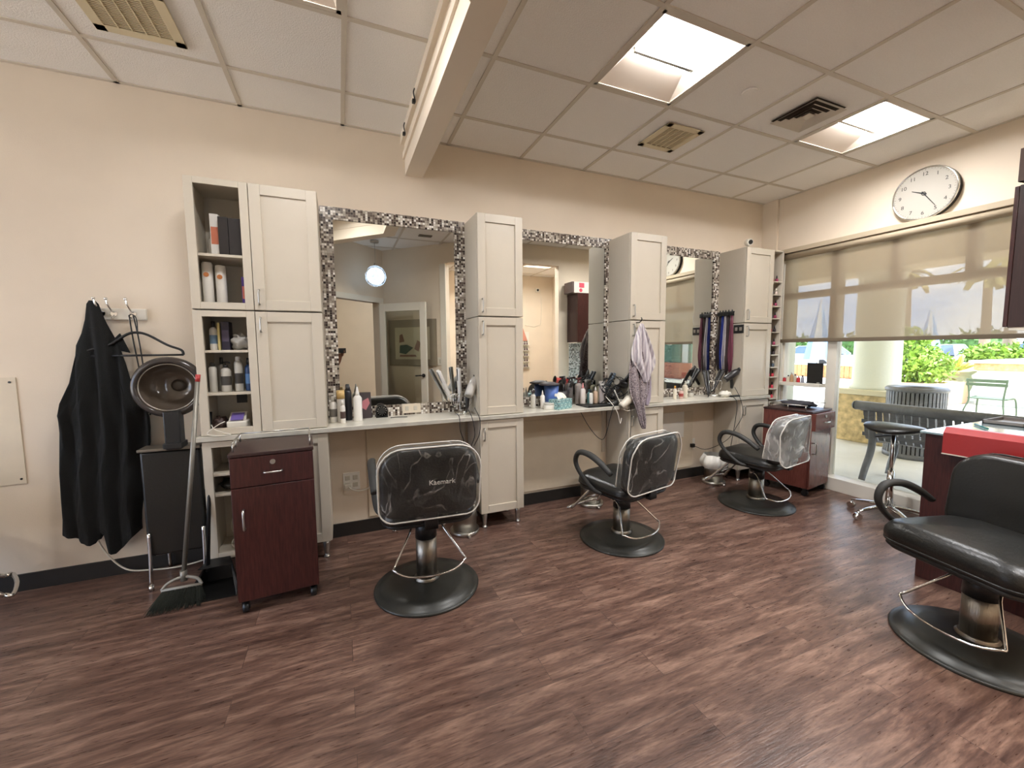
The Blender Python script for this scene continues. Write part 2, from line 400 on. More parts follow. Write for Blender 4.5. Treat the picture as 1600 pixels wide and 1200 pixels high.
TROFF[5] = (XI+P, -(Y1+4*P)); TROFF.append((XI+3*P, -(Y1+4*P)-0*P)); TROFF.append((XL-4*P-3*P, -(YL+5*P))); 
def hole(x, y):
    return any(abs(x-(tx)) < .01 and abs(y-(ty)) < .01 for tx, ty in TROFF)
tiles = MB(); bars = MB()
for key, gx, gy in (('L', XL, YL), ('R', XI, Y1)):
    for region in REG[key]:
        for i in range(-12, 8):
            for j in range(-1, 12):
                x0 = gx+i*P; x1 = x0+P; y1 = -(gy+j*P) if j >= 0 else 0.0; y0 = -(gy+(j+1)*P)
                if x1 < -6.4 or x0 > XW: continue
                if j >= 0 and hole(x0, y1):
                    continue
                poly = [(max(x0, -6.4), y0), (min(x1, XW), y0), (min(x1, XW), y1), (max(x0, -6.4), y1)]
                for n_, d_ in region: poly = clip(poly, n_, d_) if poly else poly
                if len(poly) >= 3: tiles.quad(*[(p[0], p[1], H) for p in poly])
        # T bars
        w_ = .0125
        for i in range(-12, 8):
            x = gx+i*P
            if -6.4 < x < XW:
                poly = [(x-w_, -7.1), (x+w_, -7.1), (x+w_, 0), (x-w_, 0)]
                for n_, d_ in region: poly = clip(poly, n_, d_) if poly else poly
                if len(poly) >= 3: bars.prism([(p[0], p[1], H-.006) for p in poly], (0, 0, .006))
        for j in range(0, 11):
            y = -(gy+j*P)
            poly = [(-6.4, y-w_), (XW, y-w_), (XW, y+w_), (-6.4, y+w_)]
            for n_, d_ in region: poly = clip(poly, n_, d_) if poly else poly
            if len(poly) >= 3: bars.prism([(p[0], p[1], H-.0055) for p in poly], (0, 0, .0055))
bars.box(-6.4, bmx, -.022, 0, H-.006, H); bars.box(bmx, XW, -.022, 0, H-.006, H); bars.box(XW-.022, XW, -2.5, 0, H-.006, H); bars.box(1.93, XW, -2.5, -2.478, H-.006, H)
ceil = struct('ceiling', tiles, M_tile)
cb = MB(); cb.box(-6.6, XW+.2, -7.3, .1, H+.25, H+.3)
struct('trim_4', bars, M_grid)
struct('ceiling_slab', cb, M_tile)

# beam (soffit) hanging below the ceiling and turning at 45 degrees
b = MB()
in_ = [(.506, 0), (.506, -1.655), (-1.1, -3.26)]
out_ = [(-1.0, -3.36), (.65, -1.71), (.635, -1.70), (.635, 0)]
poly = [(.506, 0), (.506, -1.655), (-.86, -3.02), (-.77, -3.11), (.635, -1.71), (.635, 0)]
b.prism([(x, y, ZB) for x, y in poly], (0, 0, H-ZB))
b.prism([(x, y, 2.80) for x, y in [(.492, 0), (.492, -1.66), (-.87, -3.02), (-.86, -3.03), (.506, -1.66), (.506, 0)]], (0, 0, .045))
b.prism([(x, y, 2.905) for x, y in [(.480, 0), (.480, -1.665), (-.87, -3.015), (-.86, -3.03), (.506, -1.66), (.506, 0)]], (0, 0, H-2.905))
struct('trim_5', b, M_beam)
for y in (-.22, -.62):
    k = MB(); k.box(.462, .482, y-.012, y+.012, 2.865, 2.885, .003); k.tube([(.478, y, 2.89), (.47, y-.01, 2.92), (.478, y, 2.95)], .004)
    single('shade_bracket', k, M_blackp, 'small black bracket on the ceiling beam, '+('the one closer to the mirror wall' if y > -.4 else 'the one further from the mirror wall'), 'bracket', 'brackets along the ceiling beam')

# ---------------- troffers
def troffer(x0, y1, label, lens=None):
    """recessed 2 x 2 ft light; x0 left edge, y1 edge nearest the mirror wall"""
    t = thing('ceiling_light', label, 'ceiling light', (x0+P/2, y1-P/2, H), 0, 'recessed square ceiling lights')
    h = P/2-.012; q = .235
    m = MB(); 
    for sx in (-1, 1): m.box(min(sx*h, sx*(h-.022)), max(sx*h, sx*(h-.022)), -h, h, -.004, .002)
    for sy in (-1, 1): m.box(-h, h, min(sy*h, sy*(h-.022)), max(sy*h, sy*(h-.022)), -.004, .002)
    part('frame', m, M_grid, t)
    m = MB(); i = h-.02; qx = .2; q0 = -.175; q1 = .075; z = .06
    a = [(-i, -i, 0), (i, -i, 0), (i, i, 0), (-i, i, 0)]; c = [(-qx, q0, z), (qx, q0, z), (qx, q1, z), (-qx, q1, z)]
    for k in range(4): m.quad(a[k], a[(k+1) % 4], c[(k+1) % 4], c[k])
    m.box(-i-.01, i+.01, -i-.01, i+.01, z+.02, z+.03)
    part('reflector_pan', m, M_pan, t)
    m = MB(); m.quad((-qx, q0, z-.001), (qx, q0, z-.001), (qx, q1, z-.001), (-qx, q1, z-.001)); part('light_lens', m, lens or M_lens, t)
    m = MB(); m.box(-qx-.012, qx+.012, .012, .032, z-.035, z-.004, .003); part('lens_bar', m, M_satin, t)
    return t
troffer(*TROFF[0], 'lit square ceiling light nearest the beam, between the beam and the vents', M_lensr)
troffer(*TROFF[1], 'lit square ceiling light close to the wall clock', M_lensr)
troffer(*TROFF[2], 'lit square ceiling light left of the beam, cut by the top edge')
troffer(*TROFF[3], 'added unseen ceiling light in the far left area, nearest the added west window')  # fill light put in the unseen left area to brighten it
troffer(*TROFF[4], 'square ceiling light in the room behind, seen in the middle mirror')
troffer(*TROFF[5], 'added unseen ceiling light over the middle of the salon behind the camera', M_lensr)  # out of view, added to lift the light in the room
troffer(*TROFF[6], 'added unseen ceiling light right of the camera, over the opening', M_lensr)  # extra unseen troffer, added for fill near the opening
troffer(*TROFF[7], 'added unseen ceiling light at the back of the far left area')  # another unseen troffer added for more light

# ================================================================ WINDOW WALL
b = MB()
b.box(4.34, 4.50, -2.5, -.26, 0, .125, .004)                   # sill kerb
b.box(4.43, 4.50, -2.5, -.26, 2.30, 2.40)
for y0, y1, z0, z1 in ((-.80, -.715, .12, 2.35), (-.30, -.24, .12, 2.35), (-1.25, -1.18, 1.93, 2.35), (-1.71, -1.64, 1.93, 2.35), (-2.5, -2.44, .12, 2.35)):
    b.box(4.42, 4.50, y0, y1, z0, z1, .003)
b.box(4.43, 4.50, -2.5, -.26, 1.885, 1.95, .003)
struct('window_1', b, M_trim)
g = MB(); g.box(4.463, 4.469, -2.45, -.80, .12, 1.89); g.box(4.463, 4.469, -2.45, -.28, 1.94, 2.32); g.box(4.463, 4.469, -.72, -.28, .12, 1.89)
struct('window_2', g, M_glass)
b = MB(); b.box(4.33, 4.50, -.715, -.30, .985, 1.02, .003); b.box(4.425, 4.50, -.715, -.30, 1.44, 1.475); struct('trim_6', b, M_trim)
b = MB(); b.box(4.385, 4.43, -.285, -.225, 0, 2.36, .003); struct('trim_7', b, M_trim)
# roller shade
t = thing('roller_shade', 'wide see-through beige roller shade half lowered over the window', 'window shade', (4.36, -1.36, 1.42))
b = MB(); b.box(4.325, 4.42, -2.49, -.235, 2.355, 2.40, .004); b.cyl((4.365, -2.48, 2.325), (4.365, -.24, 2.325), .033, seg=20); wpart('valance', b, mat('shade_valance', (182, 166, 140), .6), t)
b = MB(); b.box(4.389, 4.391, -2.47, -.245, 1.46, 2.33); wpart('fabric', b, M_shade, t)
b = MB(); b.box(4.382, 4.398, -2.47, -.245, 1.435, 1.47, .004); wpart('hem_bar', b, mat('shade_hem', (110, 96, 78), .7), t)
b = MB(); b.tube([(4.35, -.228, 2.33), (4.345, -.222, 1.7), (4.35, -.222, 1.42)], .003, 6); b.lathe([(0, 0), (.012, .01), (.016, .05), (.006, .09), (0, .09)], (4.35, -.222, 1.35), 10); wpart('pull_cord', b, M_trim, t)

# wall clock
t = thing('wall_clock', 'round wall clock with white dial, black numerals and silver rim above the shade', 'clock', (XW, -1.385, 2.605), 0)
R_ = .205
def clockpt(rad, ang, off=0):   # ang clockwise from 12, seen from inside the room looking +x: right is -y
    return Vector((-off, -math.sin(ang)*rad, math.cos(ang)*rad))
b = MB(); b.cyl((0, 0, 0), (-.045, 0, 0), R_, R_-.004, 64); part('case', b, M_blackp, t)
b = MB(); b.tube([clockpt(R_-.006, 2*PI*i/48, .046) for i in range(48)], .008, 8, closed=True, sub=1); part('rim', b, M_chrome, t)
b = MB(); b.cyl((-.045, 0, 0), (-.049, 0, 0), R_-.01, seg=64); part('dial', b, mat('dial_white', (176, 170, 158), .8), t)
b = MB()
for i in range(60):
    a = 2*PI*i/60; l = .010 if i % 5 == 0 else .005
    p = clockpt(.188, a, .0492); q = clockpt(.188-l, a, .0492); b.cyl(p, q, .0011, seg=4)
part('minute_marks', b, M_blackp, t)
for i in range(1, 13):
    a = 2*PI*i/12; c = clockpt(.152, a, .0492)
    M = Matrix.Translation(c) @ Matrix(((0, 0, -1, 0), (-1, 0, 0, 0), (0, 1, 0, 0), (0, 0, 0, 1)))
    text(str(i), .04, M_blackp, t, M, 'numeral')
def hand(ang, l, wd, tail, off):
    d = clockpt(1, ang); s_ = clockpt(1, ang+PI/2)
    m = MB(); o = Vector((-off, 0, 0))
    m.prism([o-d*tail-s_*wd, o+d*l-s_*wd*.5, o+d*l+s_*wd*.5, o-d*tail+s_*wd], (-.0015, 0, 0)); return m
part('hour_hand', hand(math.radians(297), .085, .005, .02, .051), M_blackp, t)
part('minute_hand', hand(math.radians(146), .135, .0035, .02, .053), M_blackp, t)
b = MB(); b.tube([Vector((-.054, 0, 0))+clockpt(.012, 2*PI*i/16) for i in range(16)], .0022, 6, closed=True, sub=1); part('hub_ring', b, M_blackp, t)

# ================================================================ CABINETS
YF = -.33
ZJ = 1.632
M_gap = mat('gap_shadow_line', (120, 112, 98), .8)
def shaker(x0, x1, z0, z1, y=YF, rail=.06, th=.019):
    m = MB(); ys = y; yb = y+th
    m.box(x0, x0+rail, ys, yb, z0, z1, .002); m.box(x1-rail, x1, ys, yb, z0, z1, .002)
    m.box(x0+rail, x1-rail, ys, yb, z1-rail, z1, .002); m.box(x0+rail, x1-rail, ys, yb, z0, z0+rail, .002)
    m.box(x0+rail-.002, x1-rail+.002, ys+.010, yb, z0+rail-.002, z1-rail+.002)
    return m
def pull(x, z0, z1, y=YF, r=.0045):
    m = MB(); m.tube([(x, y, z0), (x, y-.024, z0+.002), (x, y-.026, (z0+z1)/2), (x, y-.024, z1-.002), (x, y, z1)], r, 8, sub=3); return m
def leg_mb(x, y, h=.125):
    m = MB(); m.lathe([(.022, h), (.022, h-.03), (.015, .03), (.013, .012), (.02, .010), (.02, 0)][::-1], (x, y, 0), 14); return m
def tall_cabinet(x0, x1, label, sides=True):
    t = thing('tall_cabinet', label, 'cabinet', ((x0+x1)/2, -.165, 0), 0, 'tall white station cabinets')
    m = MB(); yb = YF+.021
    m.box(x0, x1, yb, -.002, .12, .855, .001); m.box(x0, x1, yb, -.002, .887, ZJ-.003, .001); m.box(x0, x1, yb, -.002, ZJ+.003, 2.378, .001)
    wpart('body', m, M_white, t)
    for z0, z1, hz0, hz1, lab in ((.123, .850, .70, .79, 'lower door'), (.892, ZJ-.005, 1.50, 1.595, 'middle door'), (ZJ+.005, 2.376, 1.665, 1.76, 'upper door')):
        d = wpart('door', shaker(x0+.002, x1-.002, z0, z1), M_white, t)
        wpart('handle', pull(x0+.032, hz0, hz1), M_satin, d)
    for lx in (x0+.04, x1-.04):
        for ly in (-.29, -.05): wpart('leg', leg_mb(lx, ly), M_satin, t)
    return t
tall_cabinet(.954, 1.316, 'tall narrow white cabinet between the first and second mosaic mirrors')
tall_cabinet(2.335, 2.730, 'tall white cabinet with the striped towels hanging on it')
tall_cabinet(3.748, 4.150, 'tall white cabinet nearest the window with a small camera on top')
# left unit: open shelves beside doors
x0, xd, x1 = -.772, -.462, -.092
t = thing('shelf_cabinet', 'tall white cabinet with open shelves on its left, nearest the coat hooks', 'cabinet', ((x0+x1)/2, -.165, 0))
m = MB(); yb = YF+.021
for z0, z1 in ((.12, .855), (.887, ZJ-.003), (ZJ+.003, 2.378)):
    m.box(xd+.02, x1, yb, 0, z0, z1, .001)
    m.box(x0, x0+.018, yb, 0, z0, z1); m.box(xd+.0, xd+.02, yb, 0, z0, z1)
    m.box(x0, xd+.02, yb, 0, z0, z0+.018); m.box(x0, xd+.02, yb, 0, z1-.018, z1); m.box(x0, xd+.02, -.012, 0, z0, z1)
wpart('body', m, M_white, t)
for z0, z1 in ((.123, .852), (.89, ZJ-.004), (ZJ+.004, 2.376)):
    m = MB(); xa, xb = x0+.001, xd-.001; r_ = .044
    m.box(xa, xa+r_, YF, yb, z0, z1, .002); m.box(xb-r_, xb, YF, yb, z0, z1, .002); m.box(xa+r_, xb-r_, YF, yb, z1-.036, z1, .002); m.box(xa+r_, xb-r_, YF, yb, z0, z0+.04, .002)
    wpart('face_frame', m, M_white, t)
for z in (1.958, 1.397, 1.142, .650, .524):
    m = MB(); m.box(x0+.019, xd-.001, yb+.002, -.013, z-.016, z, .002); wpart('shelf', m, M_white, t)
for z0, z1, hz0, hz1 in ((.123, .850, .70, .79), (.892, ZJ-.005, 1.505, 1.59), (ZJ+.005, 2.376, 1.67, 1.755)):
    d = wpart('door', shaker(xd+.003, x1-.002, z0, z1), M_white, t)
    wpart('handle', pull(xd+.030, hz0, hz1), M_satin, d)
for lx in (x0+.04, xd+.02, x1-.04):
    for ly in (-.29, -.05): wpart('leg', leg_mb(lx, ly), M_satin, t)

# counters (ledges)
def ledge(xa, xb, ya, label):
    t = thing('counter_ledge', label, 'counter', ((xa+xb)/2, ya/2, .857), 0, 'white station ledges')
    m = MB(); m.box(xa, xb, ya, -.001, .8575, .8865, .003); wpart('top', m, M_counter, t)
    m = MB(); m.box(xa, xb, ya-.0025, ya, .859, .885); wpart('edge_band', m, M_countere, t)
    if xb-xa > .8:
        for x in (xa+.28, xb-.04):
            m = MB(); m.box(x-.018, x+.018, -.022, -.001, .40, .857, .002); m.box(x-.012, x+.012, ya*.6, -.001, .845, .857); wpart('bracket', m, M_white, t)
m_ = None
ledge(-.80, .953, -.345, 'white ledge under the left mosaic mirror, above the first chair')
ledge(.954, 2.334, -.345, 'white ledge under the middle mosaic mirror with the tissue box')
ledge(2.335, 4.155, -.345, 'white ledge under the right mosaic mirror')
# flat panels on the wall below the ledges
for xa, xb, z0, z1, lab in ((.16, .94, .12, .80, 'left'), (1.36, 2.30, .12, .76, 'middle'), (2.78, 3.44, .12, .72, 'right')):
    m = MB(); m.box(xa, xb, -.011, -.001, z0, z1, .002)
    single('access_panel', m, mat('panel_paint', (220, 206, 182), .6, var=.03), f'flat painted panel on the wall below the {lab} ledge', 'wall panel', 'painted wall panels')
# mirrors
def mirror(xa, xb, label):
    t = thing('wall_mirror', label, 'mirror', ((xa+xb)/2, 0, .887), 0, 'mosaic framed wall mirrors')
    fw = .084; z0, z1 = .887, 2.393
    m = MB(); m.box(xa+fw, xb-fw, -.0045, -.0005, z0+fw, z1-fw); wpart('mirror_glass', m, M_mirror, t)
    m = MB(); th = .012
    m.box(xa, xa+fw, -th, -.0005, z0, z1); m.box(xb-fw, xb, -th, -.0005, z0, z1); m.box(xa+fw, xb-fw, -th, -.0005, z1-fw, z1); m.box(xa+fw, xb-fw, -th, -.0005, z0, z0+fw)
    wpart('mosaic_frame', m, M_mosaic, t)
mirror(-.091, .953, 'large left wall mirror in a mosaic tile frame, reflecting a globe lamp')
mirror(1.317, 2.378, 'middle wall mirror in a mosaic tile frame, reflecting a dark wall cupboard')
mirror(2.731, 3.747, 'right wall mirror in a mosaic tile frame, reflecting the clock')

# nail polish rack between cabinet and window
t = thing('polish_rack', 'tall narrow white rack of small bottles between cabinet and window', 'rack', (4.215, -.17, 0))
m = MB(); m.box(4.262, 4.278, -.34, -.02, .1, 2.375, .001); m.box(4.153, 4.278, -.34, -.02, 2.36, 2.375); m.box(4.153, 4.262, -.14, -.12, .1, 2.36); wpart('frame', m, M_white, t)
SHZ = [2.068, 1.936, 1.818, 1.691, 1.551, 1.416, 1.315, 1.185, 1.082, .958, .854, .714, .58, .45, .3]
for z in SHZ:
    m = MB(); m.box(4.153, 4.261, -.34, -.12, z-.016, z-.006); wpart('shelf', m, M_white, t)

# ================================================================ CARTS
def cart(loc, rz, w_, d_, h_, label, m_body, drawer_out=0, handle_side=-1):
    t = thing('salon_cart', label, 'cart', loc, rz, 'mahogany rolling salon carts')
    z0 = .075
    m = MB(); m.box(-w_/2, w_/2, -d_/2+.018, d_/2, z0, h_-.018, .002); part('body', m, m_body, t)
    m = MB(); m.box(-w_/2-.004, w_/2+.004, -d_/2-.002, d_/2+.004, h_-.018, h_, .003); part('top', m, M_dark, t)
    dh = .155
    zt = h_-.022
    m = MB(); m.box(-w_/2+.001, w_/2-.001, -d_/2-drawer_out, -d_/2+.016, zt-dh, zt, .002); dr = part('drawer', m, m_body, t)
    m = MB(); zz = zt-dh*.55; yy = -d_/2-drawer_out; m.tube([(-.04, yy, zz), (-.037, yy-.022, zz), (0, yy-.026, zz), (.037, yy-.022, zz), (.04, yy, zz)], .005, 8, sub=3); part('drawer_handle', m, M_satin, dr)
    m = MB(); m.cyl((0, yy+.002, zt-.035), (0, yy-.006, zt-.035), .013); part('lock', m, M_satin, dr)
    m = MB(); m.box(-w_/2+.001, w_/2-.001, -d_/2, -d_/2+.016, z0, zt-dh-.005, .002); do = part('door', m, m_body, t)
    xh = handle_side*(w_/2-.05); zz = zt-dh-.17
    m = MB(); m.tube([(xh, -d_/2, zz-.05), (xh, -d_/2-.024, zz-.047), (xh, -d_/2-.028, zz), (xh, -d_/2-.024, zz+.047), (xh, -d_/2, zz+.05)], .0055, 8, sub=3); part('door_handle', m, M_satin, do)
    for sx in (-1, 1):
        for sy in (-1, 1):
            m = MB(); x = sx*(w_/2-.03); y = sy*(d_/2-.04); m.box(x-.02, x+.02, y-.02, y+.02, z0-.008, z0); m.cyl((x-.014, y, .028), (x+.014, y, .028), .028, seg=18); m.box(x-.018, x-.014, y-.012, y+.012, .02, z0); m.box(x+.014, x+.018, y-.012, y+.012, .02, z0); part('caster', m, M_blackp, t)
    m = MB(); zr = h_+.045
    for sx in (-1, 1):
        m.tube([(sx*(w_/2-.012), -d_/2+.05, zr), (sx*(w_/2-.012), d_/2-.03, zr)], .0045, 8)
        for yy in (-d_/2+.06, 0, d_/2-.04): m.cyl((sx*(w_/2-.012), yy, h_), (sx*(w_/2-.012), yy, zr), .004, seg=8)
    m.tube([(-w_/2+.012, d_/2-.03, zr), (w_/2-.012, d_/2-.03, zr)], .0045, 8)
    part('gallery_rail', m, M_satin, t)
    return t
cart((-.362, -.595, 0), math.radians(4), .385, .38, .865, 'closed mahogany rolling cart beside the white shelf cabinet', M_maho)
ct = cart((4.095, -.665, 0), math.radians(9), .40, .42, .80, 'mahogany rolling cart by the window with a folded black cloth on top', mat('mahogany_paler', (110, 62, 54), .22, var=.25, vscale=10, stretch=(14, 14, 1.2)), .03, -1)  # paler mahogany tone than the other cart

# ================================================================ SALON CHAIRS
M_film = glass('clear_plastic_film', (.93, .93, .92), .12, .12)
def film_mat(nm='wrinkled_clear_vinyl', lo=.04, wid=.014, hi=.6):
    m = bpy.data.materials.new(nm); m.use_nodes = True; n = m.node_tree; n.nodes.clear(); L = n.links.new
    o = n.nodes.new('ShaderNodeOutputMaterial'); mx = n.nodes.new('ShaderNodeMixShader'); t = n.nodes.new('ShaderNodeBsdfTransparent'); g = n.nodes.new('ShaderNodeBsdfPrincipled')
    t.inputs[0].default_value = (.93, .93, .92, 1); g.inputs['Roughness'].default_value = .16; g.inputs['Base Color'].default_value = (.62, .61, .58, 1)
    tc = n.nodes.new('ShaderNodeTexCoord'); mp = n.nodes.new('ShaderNodeMapping'); mp.inputs['Scale'].default_value = (1, 1, .55); L(tc.outputs['Object'], mp.inputs[0])
    no = n.nodes.new('ShaderNodeTexNoise'); no.inputs['Scale'].default_value = 4.5; no.inputs['Detail'].default_value = 3; no.inputs['Roughness'].default_value = .5; no.inputs['Distortion'].default_value = .7; L(mp.outputs[0], no.inputs[0])
    bp = n.nodes.new('ShaderNodeBump'); bp.inputs['Strength'].default_value = .9; bp.inputs['Distance'].default_value = .03; L(no.outputs[0], bp.inputs['Height']); L(bp.outputs[0], g.inputs['Normal'])
    rp = n.nodes.new('ShaderNodeValToRGB'); e = rp.color_ramp.elements; e[0].position = .40; e[0].color = (lo,)*3+(1,); e[1].position = .72; e[1].color = (lo*3,)*3+(1,)
    for q_ in (.44, .57):
        for dq, v_ in ((-wid, lo), (0, hi), (wid, lo)): k_ = e.new(q_+dq); k_.color = (v_,)*3+(1,)  # pale crease lines paint in the highlights along the wrinkles
    L(no.outputs[0], rp.inputs[0])
    n2_ = n.nodes.new('ShaderNodeTexNoise'); n2_.inputs['Scale'].default_value = 6; n2_.inputs['Detail'].default_value = 3; L(tc.outputs['Object'], n2_.inputs[0])
    mr_ = n.nodes.new('ShaderNodeMapRange'); mr_.inputs[1].default_value = .42; mr_.inputs[2].default_value = .62; mr_.inputs[3].default_value = .12; mr_.inputs[4].default_value = 1; L(n2_.outputs[0], mr_.inputs[0])
    ml_ = n.nodes.new('ShaderNodeMath'); ml_.operation = 'MULTIPLY'; L(rp.outputs[0], ml_.inputs[0]); L(mr_.outputs[0], ml_.inputs[1]); ad_ = n.nodes.new('ShaderNodeMath'); ad_.operation = 'ADD'; ad_.inputs[1].default_value = lo; L(ml_.outputs[0], ad_.inputs[0]); L(ad_.outputs[0], mx.inputs[0]); L(t.outputs[0], mx.inputs[1]); L(g.outputs[0], mx.inputs[2]); L(mx.outputs[0], o.inputs[0])
    return m
M_vinyl = film_mat(); M_vinyl2 = film_mat('wrinkled_loose_vinyl', .22, .03, .8)
M_pipe = mat('white_piping', (225, 222, 214), .4)
def rrect(w_, h_, r_, n=6, top_r=None):
    """rounded rectangle outline in (x, z), centred, counter clockwise"""
    tr = top_r or r_; pts = []
    for cx, cz, rr, a0 in ((w_/2-r_, -h_/2+r_, r_, -PI/2), (w_/2-tr, h_/2-tr, tr, 0), (-w_/2+tr, h_/2-tr, tr, PI/2), (-w_/2+r_, -h_/2+r_, r_, PI)):
        for k in range(n+1):
            a = a0+PI/2*k/n; pts.append((cx+rr*math.cos(a), cz+rr*math.sin(a)))
    return pts
def pillow(mb, outline, fn, th, edge=.35, layers=5):
    """a padded slab: outline rings shrink towards front and back; fn(x, z, d) -> point"""
    n = len(outline); rings = []
    for i in range(layers*2+1):
        a = -PI/2+PI*i/(layers*2); d = math.sin(a)*th/2; k = 1-(1-math.cos(a))*edge
        rings.append((k, d))
    full = []
    for k, d in rings:
        full.append([mb.bm.verts.new(fn(x*k if True else x, z*k, d)) for x, z in outline])
    # domed caps
    fs = []
    for A, B in zip(full, full[1:]):
        for j in range(n): fs.append(mb.bm.faces.new((A[j], A[(j+1) % n], B[(j+1) % n], B[j])))
    for ring, (k, d), s_ in ((full[0], rings[0], -1), (full[-1], rings[-1], 1)):
        prev = ring
        for q in (.6, .3):
            cur = [mb.bm.verts.new(fn(x*k*q, z*k*q, d+s_*th*.10*(1-q))) for x, z in outline]
            for j in range(n): fs.append(mb.bm.faces.new((prev[j], prev[(j+1) % n], cur[(j+1) % n], cur[j])))
            prev = cur
        c = mb.bm.verts.new(fn(0, 0, d+s_*th*.12))
        for j in range(n): fs.append(mb.bm.faces.new((prev[j], prev[(j+1) % n], c)))
    mb._fin(fs, True)
def salon_chair(label, lift=0.0, cover=True, loose=False, wide=1.0, lean=8, loc=(0, 0, 0), rz=0, arms=True, footrest=True, hw=.505, kick=1, th_=.10):
    t = thing('salon_chair', label, 'salon chair', loc, rz, 'black hydraulic salon chairs')
    m = MB(); m.lathe([(.30, 0), (.302, .008), (.294, .014), (.275, .015), (.269, .027), (.20, .037), (.10, .048), (.07, .052), (0, .052)], (0, 0, 0), 56); part('base', m, M_blackm, t)
    m = MB(); m.lathe([(.072, .05), (.075, .058), (.066, .066), (.066, .07)], (0, 0, 0), 28); m.cyl((0, 0, .06), (0, 0, .245+lift*.8), .060, seg=28); part('pump_cylinder', m, M_brush, t)
    m = MB(); m.cyl((0, 0, .235+lift*.8), (0, 0, .33+lift), .063, .058, 28); m.cyl((0, 0, .33+lift), (0, 0, .40+lift), .03, seg=16); m.box(-.10, .10, -.12, .12, .355+lift, .375+lift, .003); part('pump_sleeve', m, M_blackp, t)
    # chrome pump lever loop around the column
    zt = .30+lift
    m = MB(); m.tube([(-.085, -.015*kick, zt), (-.10, -.06*kick, zt-.03), (-.185, -.16*kick, zt-.15), (-.19, -.185*kick, zt-.165), (-.12, -.225*kick, zt-.19), (0, -.245*kick, zt-.195), (.12, -.225*kick, zt-.19), (.19, -.185*kick, zt-.165), (.185, -.16*kick, zt-.15), (.10, -.06*kick, zt-.03), (.085, -.015*kick, zt)], .006, 8, sub=3)
    m.cyl((-.105, 0, zt), (.105, 0, zt), .009, seg=10); part('pump_lever', m, M_chrome, t)
    # seat
    zs = .40+lift
    ol = rrect(hw, .50, .10, 6)
    m = MB(); pillow(m, ol, lambda x, y, d: Vector((x, y-.0, zs+.045+(th_-.10)*.3+d+.012*math.cos(min(1, abs(x)/.25)*PI)-.012+.02*(y+.1))), th_, .22); part('seat', m, M_black, t)
    m = MB(); pillow(m, ol, lambda x, y, d: Vector((x*.97, y*.97, zs-.012+d)), .05, .3, 3); part('seat_pan', m, M_blackp, t)
    m = MB(); m.tube([(x*.985, y*.985, zs+.015) for x, y in ol], .006, 6, closed=True, sub=1); part('seat_piping', m, M_black, t)
    # back
    ln = math.radians(lean); zb = zs+.035; bh = .385 if cover else .40
    def bk(x, z, d):
        yy = -.235-d*1.0+.9*(x*x)*.55
        zz = z+bh/2
        return Vector((x*(1+.03*z), yy-math.sin(ln)*zz, zb+zz*math.cos(ln)))
    bo = rrect(hw*1.0, bh, .07, 6, .13)
    m = MB(); pillow(m, bo, bk, .085, .10); part('backrest', m, M_black, t)
    m = MB(); m.box(-.035, .035, -.27, -.17, zs-.03, zs-.005, .004); m.box(-.035, .035, -.27, -.255, zs-.03, zs+.09, .004); part('back_bracket', m, M_blackp, t)
    if not cover:
        m = MB(); m.tube([bk(x*.99, z*.99, .040) for x, z in bo], .005, 6, closed=True, sub=1); part('back_piping', m, M_black, t)
    if cover:
        # clear cover: back sheet, side band, piping
        kk = 1.03
        m = MB(); lo = 0 if not loose else 0
        def wr(x, z, d, a=.006):
            p = bk(x*kk, z*kk, d); p.y += a*math.sin(x*41+z*17)*math.cos(z*33-x*9); return p
        def hang(p, z):
            if loose and z < 0: p.y -= .05*min(1, -z*5); 
            return p
        n = len(bo)
        A = [m.bm.verts.new(hang(wr(x, z, .052), z)) for x, z in bo]; prev = A; fs = []
        for q in (.8, .55, .3, .12):
            cur = [m.bm.verts.new(hang(wr(x*q, z*q, .058, .010), z*q)) for x, z in bo]
            fs += [m.bm.faces.new((prev[j], prev[(j+1) % n], cur[(j+1) % n], cur[j])) for j in range(n)]; prev = cur
        c = m.bm.verts.new(wr(0, 0, .058)); fs += [m.bm.faces.new((prev[j], prev[(j+1) % n], c)) for j in range(n)]
        # band over the edge to the front
        Bv = [m.bm.verts.new(wr(x, z, -.045)) for x, z in bo]
        for j in range(n):
            if bo[j][1] > -bh*.40 and bo[(j+1) % n][1] > -bh*.40: fs.append(m.bm.faces.new((A[j], A[(j+1) % n], Bv[(j+1) % n], Bv[j])))
        m._fin(fs, True)
        cv = part('plastic_cover', m, M_vinyl2 if loose else M_vinyl, t, 'clear wrinkled plastic cover over the backrest')
        m = MB(); m.tube([hang(wr(x, z, .053), z) for x, z in bo], .0045, 6, closed=True, sub=1)
        fr = [j for j in range(n) if bo[j][1] > -bh*.40]
        st = max(range(len(fr)), key=lambda k: (fr[k]-fr[k-1]) % n); fr = fr[st:]+fr[:st]
        m.tube([wr(*bo[j], -.046) for j in fr], .0035, 6, sub=1)
        part('cover_piping', m, M_pipe, cv)
    if arms:
        for s in (-1, 1):
            X = hw/2+.015
            m = MB(); m.tube([(s*(X-.03), -.03, zs-.01), (s*X, .03, zs+.01), (s*(X+.015), .14, zs+.10), (s*(X+.02), .185, zs+.18), (s*(X+.02), .15, zs+.25), (s*(X+.02), .05, zs+.255), (s*(X+.015), -.05, zs+.215), (s*(X+.01), -.14, zs+.155)], [.017, .018, .018, .02, .023, .024, .023, .018], 12, sub=5, flat=.8)
            part('armrest', m, M_rubber, t)
